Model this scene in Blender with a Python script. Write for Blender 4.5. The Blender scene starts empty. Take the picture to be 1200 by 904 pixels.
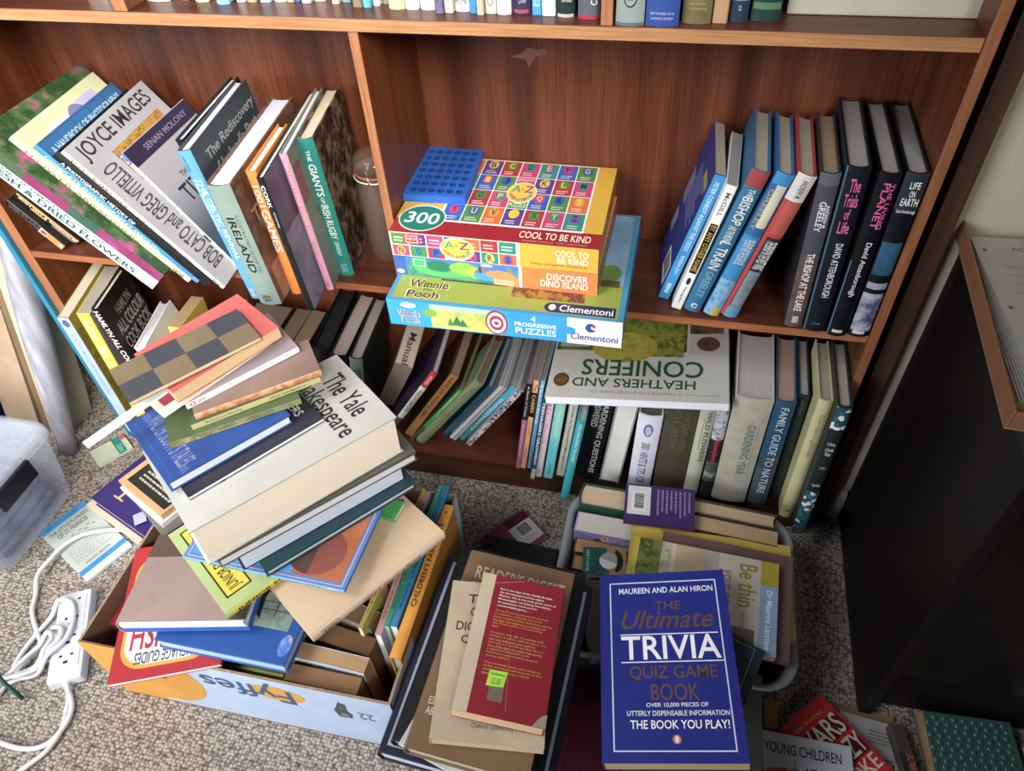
import bpy, bmesh, math, random
from mathutils import Vector, Matrix, Quaternion
random.seed(7)
D=bpy.data; C=bpy.context.scene.collection
# ------------------------------------------------------------------ materials
MATS={}
SHADE=1.0   # spine colours darkened here to offset the strong frontal window light
def srgb(h):
    h=h.lstrip('#'); v=[int(h[i:i+2],16)/255 for i in (0,2,4)]
    v=[x/12.92 if x<=.04045 else ((x+.055)/1.055)**2.4 for x in v]; g=.25*v[0]+.6*v[1]+.15*v[2]
    return tuple((g+(x-g)*.88)*SHADE for x in v)+(1,)
def newmat(key):
    m=D.materials.new(key); m.use_nodes=True; nt=m.node_tree
    b=nt.nodes['Principled BSDF']; MATS[key]=m
    return m,nt,b
def N(nt,typ,**k):
    n=nt.nodes.new(typ)
    for a,v in k.items():
        if a.startswith('i_'): n.inputs[a[2:].replace('_',' ')].default_value=v
        else: setattr(n,a,v)
    return n
def ramp(nt,fac,cols,const=False):
    r=N(nt,'ShaderNodeValToRGB'); el=r.color_ramp.elements
    if const: r.color_ramp.interpolation='CONSTANT'
    n=len(cols)
    pos=[c[0] if isinstance(c,tuple) else None for c in cols]
    while len(el)<n: el.new(.5)
    for i,c in enumerate(cols):
        p,c=(c if isinstance(c,tuple) else ((i/n if const else (.28+.44*i/max(1,n-1))),c))
        el[i].position=p; el[i].color=srgb(c)
    nt.links.new(fac,r.inputs[0]); return r
def coords(nt,scale=(1,1,1),kind='Object'):
    tc=N(nt,'ShaderNodeTexCoord'); mp=N(nt,'ShaderNodeMapping'); mp.inputs['Scale'].default_value=scale
    nt.links.new(tc.outputs[kind],mp.inputs[0]); return mp.outputs[0]
def bump(nt,b,h,strength=.3,dist=.001):
    bp=N(nt,'ShaderNodeBump'); bp.inputs['Strength'].default_value=strength; bp.inputs['Distance'].default_value=dist
    nt.links.new(h,bp.inputs['Height']); nt.links.new(bp.outputs[0],b.inputs['Normal'])
def mat(spec,rough=.42):
    """'#rrggbb' flat colour with slight soiling; 'n:scale:#a,#b..' blotches; 'v:scale:..' cells; 'g:axis:..' gradient; 'pages:#c' page edges"""
    key=spec+'|%.2f|%.2f'%(rough,SHADE)
    if key in MATS: return MATS[key]
    m,nt,b=newmat(key); b.inputs['Roughness'].default_value=rough
    b.inputs['Specular IOR Level'].default_value=.35
    if spec[0]=='#':
        co=coords(nt); n=N(nt,'ShaderNodeTexNoise'); n.inputs['Scale'].default_value=24; n.inputs['Detail'].default_value=4
        nt.links.new(co,n.inputs['Vector'])
        mr=N(nt,'ShaderNodeMapRange'); mr.inputs[1].default_value=.3; mr.inputs[2].default_value=.7; mr.inputs[3].default_value=.93; mr.inputs[4].default_value=1.05
        nt.links.new(n.outputs['Fac'],mr.inputs[0])
        mx=N(nt,'ShaderNodeMix',data_type='RGBA',blend_type='MULTIPLY'); mx.inputs[0].default_value=1
        mx.inputs[6].default_value=srgb(spec); nt.links.new(mr.outputs[0],mx.inputs[7])
        nt.links.new(mx.outputs[2],b.inputs['Base Color'])
    elif spec.startswith('pages:'):
        b.inputs['Roughness'].default_value=.85; b.inputs['Specular IOR Level'].default_value=.1
        co=coords(nt,(900,25,25)); n=N(nt,'ShaderNodeTexNoise'); n.inputs['Scale'].default_value=1; n.inputs['Detail'].default_value=3
        nt.links.new(co,n.inputs['Vector'])
        c=srgb(spec[6:]); mr=N(nt,'ShaderNodeMapRange'); mr.inputs[1].default_value=.3; mr.inputs[2].default_value=.7; mr.inputs[3].default_value=.9; mr.inputs[4].default_value=1.04
        nt.links.new(n.outputs['Fac'],mr.inputs[0])
        mx=N(nt,'ShaderNodeMix',data_type='RGBA',blend_type='MULTIPLY'); mx.inputs[0].default_value=1
        mx.inputs[6].default_value=c; nt.links.new(mr.outputs[0],mx.inputs[7]); nt.links.new(mx.outputs[2],b.inputs['Base Color'])
        bump(nt,b,n.outputs['Fac'],.35,.0008)
    else:
        k,sc,cols=spec.split(':'); cols=cols.split(',')
        if k=='n':
            n=N(nt,'ShaderNodeTexNoise'); n.inputs['Scale'].default_value=float(sc); n.inputs['Detail'].default_value=5; n.inputs['Roughness'].default_value=.65
            nt.links.new(coords(nt),n.inputs['Vector']); r=ramp(nt,n.outputs['Fac'],cols)
        elif k=='v':
            n=N(nt,'ShaderNodeTexVoronoi'); n.inputs['Scale'].default_value=float(sc)
            nt.links.new(coords(nt),n.inputs['Vector']); r=ramp(nt,n.outputs['Color'],cols,True)
        else:
            tc=N(nt,'ShaderNodeTexCoord'); s=N(nt,'ShaderNodeSeparateXYZ'); nt.links.new(tc.outputs['Generated'],s.inputs[0])
            r=ramp(nt,s.outputs[int(sc)],[(i/(len(cols)-1),c) for i,c in enumerate(cols)])
        nt.links.new(r.outputs[0],b.inputs['Base Color'])
    return m
def wood(key,c1,c2,c3,scale,axis,rough=.4,grain=1.):
    """streaky mahogany: axis = direction of the grain"""
    m,nt,b=newmat(key); b.inputs['Roughness'].default_value=rough; b.inputs['Specular IOR Level'].default_value=.4
    sc=[scale]*3; sc[axis]=scale*.035
    co=coords(nt,sc); n=N(nt,'ShaderNodeTexNoise'); n.inputs['Scale'].default_value=1; n.inputs['Detail'].default_value=3; n.inputs['Distortion'].default_value=.4
    nt.links.new(co,n.inputs['Vector'])
    r=ramp(nt,n.outputs['Fac'],[(.3,c1),(.5,c2),(.7,c3)])
    sc2=[420]*3; sc2[axis]=14
    n2=N(nt,'ShaderNodeTexNoise'); n2.inputs['Scale'].default_value=1; n2.inputs['Detail'].default_value=2
    nt.links.new(coords(nt,sc2),n2.inputs['Vector'])
    mr=N(nt,'ShaderNodeMapRange'); mr.inputs[1].default_value=.35; mr.inputs[2].default_value=.65; mr.inputs[3].default_value=1-.22*grain; mr.inputs[4].default_value=1+.15*grain
    nt.links.new(n2.outputs['Fac'],mr.inputs[0])
    mx=N(nt,'ShaderNodeMix',data_type='RGBA',blend_type='MULTIPLY'); mx.inputs[0].default_value=1
    nt.links.new(r.outputs[0],mx.inputs[6]); nt.links.new(mr.outputs[0],mx.inputs[7]); nt.links.new(mx.outputs[2],b.inputs['Base Color'])
    bump(nt,b,n2.outputs['Fac'],.15,.0006)
    return m
# ------------------------------------------------------------------ mesh helpers
class MB:
    """collects faces with materials, links them as ONE mesh object"""
    def __init__(s): s.bm=bmesh.new(); s.ms=[]
    def mi(s,m):
        if m not in s.ms: s.ms.append(m)
        return s.ms.index(m)
    def face(s,pts,m,smooth=False):
        vs=[s.bm.verts.new(p) for p in pts]
        try: f=s.bm.faces.new(vs)
        except ValueError: return
        f.material_index=s.mi(m); f.smooth=smooth; return f
    def box(s,x0,x1,y0,y1,z0,z1,m,bev=0,M=None,mats=None):
        vs=[s.bm.verts.new((x,y,z)) for x in(x0,x1) for y in(y0,y1) for z in(z0,z1)]
        fs=[]
        for nm,ids in (('-x',(0,1,3,2)),('+x',(4,6,7,5)),('-y',(0,4,5,1)),('+y',(2,3,7,6)),('-z',(0,2,6,4)),('+z',(1,5,7,3))):
            f=s.bm.faces.new([vs[i] for i in ids]); f.material_index=s.mi((mats or {}).get(nm,m)); fs.append(f)
        if M is not None: bmesh.ops.transform(s.bm,matrix=M,verts=vs)
        if bev>0: bmesh.ops.bevel(s.bm,geom=list({e for f in fs for e in f.edges}),offset=bev,segments=2,affect='EDGES',profile=.6)
    def prism(s,prof,ax,a0,a1,m,smooth=False):
        """closed profile (list of 2D) extruded along axis ax from a0 to a1; profile in the two other axes (cyclic order)"""
        o=[(1,2),(2,0),(0,1)][ax]
        def P(p,a):
            v=[0,0,0]; v[ax]=a; v[o[0]]=p[0]; v[o[1]]=p[1]; return v
        A=[s.bm.verts.new(P(p,a0)) for p in prof]; B=[s.bm.verts.new(P(p,a1)) for p in prof]
        n=len(prof); k=s.mi(m)
        for i in range(n):
            f=s.bm.faces.new((A[i],A[(i+1)%n],B[(i+1)%n],B[i])); f.material_index=k; f.smooth=smooth
        f=s.bm.faces.new(A[::-1]); f.material_index=k
        f=s.bm.faces.new(B); f.material_index=k
    def tube(s,path,rad,m,seg=10,caps=True):
        path=[Vector(p) for p in path]; rs=rad if isinstance(rad,list) else [rad]*len(path)
        rings=[]; k=s.mi(m); up=Vector((0,0,1))
        for i,p in enumerate(path):
            d=(path[min(i+1,len(path)-1)]-path[max(i-1,0)]).normalized()
            x=d.cross(up)
            if x.length<.05: x=d.cross(Vector((1,0,0)))
            x.normalize(); y=d.cross(x)
            rings.append([s.bm.verts.new(p+(x*math.cos(t)+y*math.sin(t))*rs[i]) for t in [2*math.pi*j/seg for j in range(seg)]])
        for a,b in zip(rings,rings[1:]):
            for j in range(seg):
                f=s.bm.faces.new((a[j],a[(j+1)%seg],b[(j+1)%seg],b[j])); f.material_index=k; f.smooth=True
        if caps:
            for rr in (rings[0][::-1],rings[-1]):
                f=s.bm.faces.new(rr); f.material_index=k
    def lathe(s,prof,m,seg=32,M=None):
        k=s.mi(m); rings=[]; allv=[]
        for r,z in prof:
            ring=[s.bm.verts.new((r*math.cos(2*math.pi*j/seg),r*math.sin(2*math.pi*j/seg),z)) for j in range(seg)]; rings.append(ring); allv+=ring
        for a,b in zip(rings,rings[1:]):
            for j in range(seg):
                f=s.bm.faces.new((a[j],a[(j+1)%seg],b[(j+1)%seg],b[j])); f.material_index=k; f.smooth=True
        if M is not None: bmesh.ops.transform(s.bm,matrix=M,verts=allv)
    def build(s,name,parent=None,norm=True):
        if norm: bmesh.ops.recalc_face_normals(s.bm,faces=s.bm.faces[:])
        me=D.meshes.new(name); s.bm.to_mesh(me); s.bm.free()
        for m in s.ms: me.materials.append(m)
        o=D.objects.new(name,me); C.objects.link(o)
        if parent: o.parent=parent
        return o
def tag(o,label,cat,group=None,kind=None):
    o['label']=label; o['category']=cat
    if group: o['group']=group
    if kind: o['kind']=kind
    return o
def thing(name,label,cat,loc,rot=None,group=None):
    o=D.objects.new(name,None); C.objects.link(o); o.location=loc; o.empty_display_size=.03
    if rot is not None: o.rotation_euler=rot
    return tag(o,label,cat,group)
def struct(o): o['kind']='structure'; return o
# ------------------------------------------------------------------ lettering
TXT={}
def letters(s,italic=False):
    k=(s,italic)
    if k in TXT: return TXT[k]
    cu=D.curves.new('lettering','FONT'); cu.body=s; cu.resolution_u=3; cu.offset=.012
    if italic: cu.shear=.35
    ob=D.objects.new('lettering',cu)
    me=D.meshes.new_from_object(ob)
    vs=[(v.co.x,v.co.y) for v in me.vertices]; fs=[tuple(p.vertices) for p in me.polygons]
    D.objects.remove(ob); D.curves.remove(cu); D.meshes.remove(me)
    if not vs: TXT[k]=([],[]); return TXT[k]
    x0=min(v[0] for v in vs);x1=max(v[0] for v in vs);y0=min(v[1] for v in vs);y1=max(v[1] for v in vs)
    TXT[k]=([((x-x0)/max(1e-6,x1-x0),(y-y0)/max(1e-6,y1-y0)) for x,y in vs],fs)
    return TXT[k]
class Face:
    """draws printed matter as thin raised film on one face of a box T,W,H (a,w,h = local x,y,z)"""
    def __init__(s,mb,which,T,W,H,g=0):
        s.mb=mb; s.which=which; s.g=g; s.n=0; s.L=[]
        a,w,h=Vector((1,0,0)),Vector((0,1,0)),Vector((0,0,1)); t,ww,hh=T/2,W/2,H/2
        s.o,s.u,s.v,s.nrm={'S':(Vector((-t,-ww,-hh)),a*T,h*H,-w),'F':(Vector((t,-ww,-hh)),w*W,h*H,a),
          'B':(Vector((-t,ww,-hh)),-w*W,h*H,-a),'T':(Vector((-t,-ww,hh)),a*T,w*W,h),'D':(Vector((-t,-ww,-hh)),w*W,a*T,-h),
          'R':(Vector((-t,ww,-hh)),h*H,a*T,w),'L':(Vector((-t,-ww,hh)),-h*H,a*T,-w)}[which]
        s.lu,s.lv=s.u.length,s.v.length
    def pt(s,u,v):
        p=s.o+s.u*u+s.v*v+s.nrm*(.0001+.00012*s.n)
        if s.g: p-=s.nrm*s.g*(2*u-1)**2
        return p
    def quad(s,u0,v0,u1,v1,c):
        k=6 if (s.g and abs(u1-u0)>.25) else 1
        m=mat(c) if isinstance(c,str) else c
        for i in range(k):
            a,b=u0+(u1-u0)*i/k,u0+(u1-u0)*(i+1)/k
            s.mb.face([s.pt(a,v0),s.pt(b,v0),s.pt(b,v1),s.pt(a,v1)],m)
    def poly(s,pts,c): s.mb.face([s.pt(*p) for p in pts],mat(c))
    def strip(s,L,R,c):
        for i in range(len(L)-1): s.poly([L[i],L[i+1],R[i+1],R[i]],c)
    def text(s,tx,u0,v0,u1,v1,c,rot=0,italic=False):
        vs,fs=letters(tx,italic); m=mat(c); k=s.mb.mi(m)
        def f(x,y):
            if rot==0: return u0+x*(u1-u0),v0+y*(v1-v0)
            if rot==-90: return u0+y*(u1-u0),v1-x*(v1-v0)
            if rot==90: return u1-y*(u1-u0),v0+x*(v1-v0)
            return u1-x*(u1-u0),v1-y*(v1-v0)
        um=0 if u0<.5<u1 else min(abs(2*u0-1),abs(2*u1-1)); lift=s.g*um**2 if s.g else 0
        bv=[]
        for x,y in vs:
            u,v=f(x,y); bv.append(s.mb.bm.verts.new(s.o+s.u*u+s.v*v+s.nrm*(.0002+.00012*s.n-lift)))
        for q in fs:
            try: ff=s.mb.bm.faces.new([bv[i] for i in q]); ff.material_index=k
            except ValueError: pass
    def ell(s,u0,v0,u1,v1,c,a0=0,a1=360,n=24):
        cu,cv,ru,rv=(u0+u1)/2,(v0+v1)/2,(u1-u0)/2,(v1-v0)/2
        s.poly([(cu+ru*math.cos(math.radians(a0+(a1-a0)*i/n)),cv+rv*math.sin(math.radians(a0+(a1-a0)*i/n))) for i in range(n if a1-a0>=360 else n+1)],c)
    def draw(s,it):
        k=it[0]; i0=2 if k in('t','ti') else 1
        bb=it[i0:i0+4] if len(it)>=i0+4 and all(isinstance(x,(int,float)) for x in it[i0:i0+4]) else (0,0,1,1)
        s.n=1+max([n for b,n in s.L if b[0]<bb[2] and bb[0]<b[2] and b[1]<bb[3] and bb[1]<b[3]],default=0)
        s.draw1(it); s.L.append((bb,s.n))
    def draw1(s,it):
        k=it[0]
        if k=='r': s.quad(*it[1:])
        elif k=='t': s.text(*it[1:])
        elif k=='ti': s.text(it[1],*it[2:],italic=True)
        elif k=='e': s.ell(*it[1:])
        elif k=='o':
            u0,v0,u1,v1,c,w=it[1:]; du,dv=w/s.lu,w/s.lv
            s.quad(u0,v0,u1,v0+dv,c); s.quad(u0,v1-dv,u1,v1,c); s.quad(u0,v0+dv,u0+du,v1-dv,c); s.quad(u1-du,v0+dv,u1,v1-dv,c)
        elif k=='l':
            u0,v0,u1,v1,c,n,rot=it[1:]; rg=random.Random(n*7+int(u0*100))
            for i in range(n):
                x=0; end=rg.uniform(.7,1)
                while x<end:
                    w=rg.uniform(.04,.11); a,b=x,min(end,x+w); x+=w+.02
                    if rot: 
                        cu=u0+(u1-u0)*(i+.2)/n; s.quad(cu,v0+(v1-v0)*a,cu+(u1-u0)*.45/n,v0+(v1-v0)*b,c)
                    else:
                        cv=v1-(v1-v0)*(i+.8)/n; s.quad(u0+(u1-u0)*a,cv,u0+(u1-u0)*b,cv+(v1-v0)*.42/n,c)
        elif k in('bar','barv'):
            u0,v0,u1,v1=it[1:]; rg=random.Random(3)
            s.quad(u0,v0,u1,v1,'#d8d6d2'); s.n+=1; x=.1
            while x<.88:
                w=rg.choice((.015,.03,.045))
                if k=='bar': s.quad(u0+(u1-u0)*x,v0+(v1-v0)*.2,u0+(u1-u0)*(x+w),v0+(v1-v0)*.88,'#1e1e22')
                else: s.quad(u0+(u1-u0)*.1,v0+(v1-v0)*x,u0+(u1-u0)*.8,v0+(v1-v0)*(x+w),'#1e1e22')
                x+=w+rg.choice((.015,.03))
        elif k=='ro':
            u0,v0,u1,v1,c=it[1:]; rr=.035; ru,rv=rr/s.lu,rr/s.lv; pts=[]
            for cx,cy,a in ((u1-ru,v1-rv,0),(u0+ru,v1-rv,90),(u0+ru,v0+rv,180),(u1-ru,v0+rv,270)):
                for i in range(7):
                    t=math.radians(a+15*i); pts.append((cx+ru*math.cos(t),cy+rv*math.sin(t)))
            s.poly(pts,c)
        elif k=='leaf':
            u0,v0,u1,v1,c=it[1:]
            for i in range(7):
                cu=u0+(u1-u0)*(i+.5)/7; dv=(v1-v0)*(.35 if i%2 else -.35); w=(u1-u0)*.07
                cv=(v0+v1)/2; s.poly([(cu-w,cv),(cu,cv+dv*.5-.002),(cu+w*1.6,cv+dv),(cu+w*.8,cv+dv*.2)],c)
        elif k=='tri':
            u0,v0,u1,v1,c=it[1:]; s.poly([(u0,v0),(u1,v0),((u0+u1)/2,v1)],c)
        elif k=='trap':
            u0,v0,u1,v1,c=it[1:]; s.poly([(u0+.08,v0),(u1,v0),(u1,v1),(u0+.16,v1)],c)
        elif k=='blob':
            u0,v0,u1,v1,c=it[1:]; L=lambda x,y:(u0+(u1-u0)*x,v0+(v1-v0)*y)
            s.poly([L(.2,0),L(.9,.05),L(1,.3),L(.8,.5),L(.85,.9),L(.5,1),L(.3,.7),L(.05,.4)],c); s.n+=1
            s.poly([L(.3,.1),L(.75,.1),L(.8,.28),L(.4,.3)],'#8a8880'); s.poly([L(.45,.55),L(.65,.55),L(.62,.85),L(.5,.85)],'#6d6a60')
        elif k=='ship':
            u0,v0,u1,v1,c=it[1:]; L=lambda x,y:(u0+(u1-u0)*x,v0+(v1-v0)*y)
            s.poly([L(.1,.3),L(.25,.12),L(.8,.12),L(.95,.34),L(.5,.26)],c)
            for x in (.35,.55,.72):
                s.poly([L(x,.26),L(x+.015,.26),L(x+.015,.95),L(x,.95)],c); s.poly([L(x-.1,.62),L(x+.12,.6),L(x+.12,.62),L(x-.1,.64)],c)
            s.poly([L(.1,.3),L(.72,.95),L(.735,.93),L(.12,.29)],c)
        elif k=='half': s.ell(*it[1:],a0=0,a1=180)
        elif k=='halfd': s.ell(*it[1:],a0=160,a1=340)
        elif k=='arc':
            u0,v0,u1,v1,c=it[1:]; cv=(v0+v1)/2
            Lp=[];Rp=[]
            for i in range(13):
                t=math.radians(-80+160*i/12); Lp.append((u0+(u1-u0)*.55*math.cos(t)*.6,cv+(v1-v0)*.36*math.sin(t))); Rp.append((u0+(u1-u0)*math.cos(t),cv+(v1-v0)*.5*math.sin(t)))
            s.strip(Lp,Rp,c)
        elif k=='blurb':
            wl=['But in the days of the deadly Borgias,','the warring popes and the mighty','Medicis, this is the truly great novel of','Michelangelo, his blazing friendships,','his passionate loves and his','unquenchable genius . . .']
            y=.885
            for x in wl: s.text(x,.24,y,.24+.68*len(x)/41,y+.019,'#efe2da'); y-=.026
            gl=['"Irving Stone has painted the portrait','of a supreme craftsman, one of the','most creative artists of all time, and he','has also held before us a richness of','one of the world\'s most astonishing','ages"','','"It teems with life, it crackles with','intrigue, it blazes with the glory of a','man who believed in his work for','eternity and would sacrifice all to it.','Out of the dark the author has carved','a magnificent monument to the','Renaissance and one of its greatest','moving spirits."','','"Here is hatred, drama, love and above','all the unending need of genius to find','itself. A most moving, powerful','adventure"']
            y-=.012
            for x in gl:
                if x: s.text(x,.23,y,.23+.68*len(x)/41,y+.017,'#d09a4a')
                y-=.0238
            s.n+=1; s.quad(.34,.1,.5,.22,'#77665c'); s.n+=1
            s.poly([(.3,.19),(.49,.2),(.51,.305),(.31,.3)],'#a8e020'); s.n+=1
            s.text('The Bookshop',.325,.265,.485,.285,'#2a4a10'); s.text('£2.50',.35,.21,.45,.25,'#5a8a20')
            s.poly([(.17,.93),(.172,.935),(.5,.99),(.5,.986)],'#c08a90'); s.poly([(.45,.6),(.454,.6),(.56,.05),(.556,.05)],'#b87a80')
            s.poly([(.86,0),(1,0),(1,.09),(.94,.07),(.9,.04)],'#9a9184')
        elif k=='chain':
            u0,v0,u1,v1,c=it[1:]
            for i in range(12): s.ell(u0+(u1-u0)*i/12,v1-.01,u0+(u1-u0)*(i+.75)/12,v1+.01,c,n=8)
            for i in range(10): s.ell(u1-.02,v0+(v1-v0)*i/10,u1+.02,v0+(v1-v0)*(i+.75)/10,c,n=8)
        elif k=='rainbow':
            cu,cv=.22,.3
            for r0,r1,c in ((.44,.40,'#c05a50'),(.40,.365,'#c8a24a'),(.365,.33,'#7d9a62'),(.33,.30,'#6a78a4'),(.30,.27,'#8a6aa0')):
                A=[];B=[]
                for i in range(19):
                    t=math.radians(180*i/18); A.append((cu+r0*math.cos(t),cv+r0*.95*math.sin(t))); B.append((cu+r1*math.cos(t),cv+r1*.95*math.sin(t)))
                s.strip(A,B,c)
            s.n+=1; s.poly([(.3,.3),(.42,.3),(.372,.62),(.348,.62)],'#7a7488'); s.quad(.355,.62,.365,.78,'#4a4c62'); s.quad(.325,.71,.395,.722,'#4a4c62')
            for q in ((.62,.5),(.7,.56),(.76,.48),(.66,.42)): s.ell(q[0]-.035,q[1]-.035,q[0]+.035,q[1]+.035,'#b06a7a',n=10)
        elif k=='weave':
            for i in range(17):
                for j in range(22):
                    uu=(i+(.5 if j%2 else 0)+.4)/18; vv=(j+.5)/22.5
                    s.poly([(uu-.016,vv),(uu,vv+.02),(uu+.004,vv-.014)],'#15302d' if (i+j)%2 else '#8fb0a2')
                    s.poly([(uu+.004,vv-.014),(uu+.02,vv),(uu+.004,vv+.02)],'#3f7266')
        elif k=='pages': s.quad(.03,.01,.97,.99,'pages:#cfcdc8')
# ------------------------------------------------------------------ books
def book(n,row,st,loc=None):
    global SHADE
    oname,label,kind,k=st; c,qt,(T,W,H)=row
    Q_=Quaternion(qt).normalized()
    if k.get('rev'): Q_=Q_@Quaternion((0,0,1),math.pi)
    R=Q_.to_matrix(); c=Vector(c) if loc is None else Vector(loc)
    ext=[abs((R@Vector(v)).z) for v in ((T/2,0,0),(0,W/2,0),(0,0,H/2))]
    cat={'booklet':'booklet','magazine':'magazine','document_folder':'folder','photo_album':'album'}.get(oname,'book')
    base=c-Vector((0,0,sum(ext) if max(ext)<.8*sum(ext) else max(ext)))
    x,y,z=c
    grp=('books on the upper shelf' if z>.85 else 'books on the middle shelf left of the divider' if z>.5 and y>-.02 and x<.68 else 'books on the middle shelf right of the games' if z>.5 and x>1 else
      'books on the bottom shelf' if y>-.02 and .1<z<.4 else 'books on the leaning pile' if z>.27 and x<.8 else 'books in the banana carton' if .31<x<.8 and z<.3 else
      'books in the middle stack' if .8<x<.97 and z>.03 else 'books in and on the plastic tub' if .97<x<1.27 and z<.4 and y<0 else 'loose books on the carpet')
    root=thing(oname,label,cat,base,None,grp); root.rotation_mode='QUATERNION'; root.rotation_quaternion=Q_
    off=R.inverted()@(c-base)
    cm=mat(k['c'])
    def place(o):
        o.location=off; return o
    if kind=='hard':
        tb=k.get('tb',min(.0028,T*.16)); tbb=k.get('tbb',tb); g=k.get('round',min(.18*T,.0045))
        for nm,x0,x1,f in (('front_cover',T/2-tb,T/2,'F'),('back_cover',-T/2,-T/2+tbb,'B')):
            mb=MB(); mb.box(x0,x1,-W/2+g+.0005,W/2,-H/2,H/2,mat(k['bc']) if f=='B' and 'bc' in k else cm,bev=min(.0008,tb*.3))
            if f in k:
                fc=Face(mb,f,T,W-g,H); fc.o+=Vector((0,(g/2 if f=='F' else g/2),0))
                for it in k[f]: fc.draw(it)
            place(mb.build(nm,root,norm=False))
        mb=MB(); pr=[]
        for i in range(9):
            u=i/8; pr.append((-T/2+T*u,-W/2+g*(2*u-1)**2))
        for i in range(8,-1,-1):
            u=i/8; pr.append((-T/2+tb*.9+(T-1.8*tb)*u,-W/2+tb*.8+g*(2*u-1)**2))
        mb.prism(pr,2,-H/2,H/2,cm)
        if 'S' in k:
            fc=Face(mb,'S',T,W,H,g); SHADE=k.get('fade',1.0)**2
            for it in k['S']: fc.draw(it)
            SHADE=1.0
        place(mb.build('spine',root,norm=False))
        mb=MB(); t2=T/2-tb-.0002; t3=T/2-tbb-.0002; f=0 if k.get('flat') else min(.12*T,.003); pr=[]
        w0=-W/2+tb+g*.9; w1=W/2-k.get('inset',.003)
        for i in range(7):
            u=i/6; pr.append((-t3+(t2+t3)*u,w0-g*.8*(1-(2*u-1)**2)))
        for i in range(6,-1,-1):
            u=i/6; pr.append((-t3+(t2+t3)*u,w1-f*(1-(2*u-1)**2)))
        mb.prism(pr,2,-H/2+k.get('tail',.0035),H/2-.0035,mat('pages:'+k['pg']))
        place(mb.build('page_block',root,norm=False))
    else:
        tb=min(.0007,T*.12)
        mb=MB(); b=min(T*.12,.0015)
        pr=[(-T/2,W/2),(-T/2,-W/2+b),(-T/2+b,-W/2),(T/2-b,-W/2),(T/2,-W/2+b),(T/2,W/2),(T/2-tb,W/2),(T/2-tb,-W/2+b+tb),(-T/2+tb,-W/2+b+tb),(-T/2+tb,W/2)]
        mb.prism(pr,2,-H/2,H/2,cm)
        for f in 'SFB':
            if f in k:
                fc=Face(mb,f,T,W,H); SHADE=k.get('fade',1.0)**2 if f=='S' else 1.0
                for it in k[f]: fc.draw(it)
                SHADE=1.0
        place(mb.build('cover',root,norm=False))
        mb=MB(); mb.box(-T/2+tb+.0001,T/2-tb-.0001,-W/2+b+tb+.0002,W/2-.0006,-H/2+.0006,H/2-.0006,mat('pages:'+k['pg']))
        place(mb.build('page_block',root,norm=False))
    return root
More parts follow.
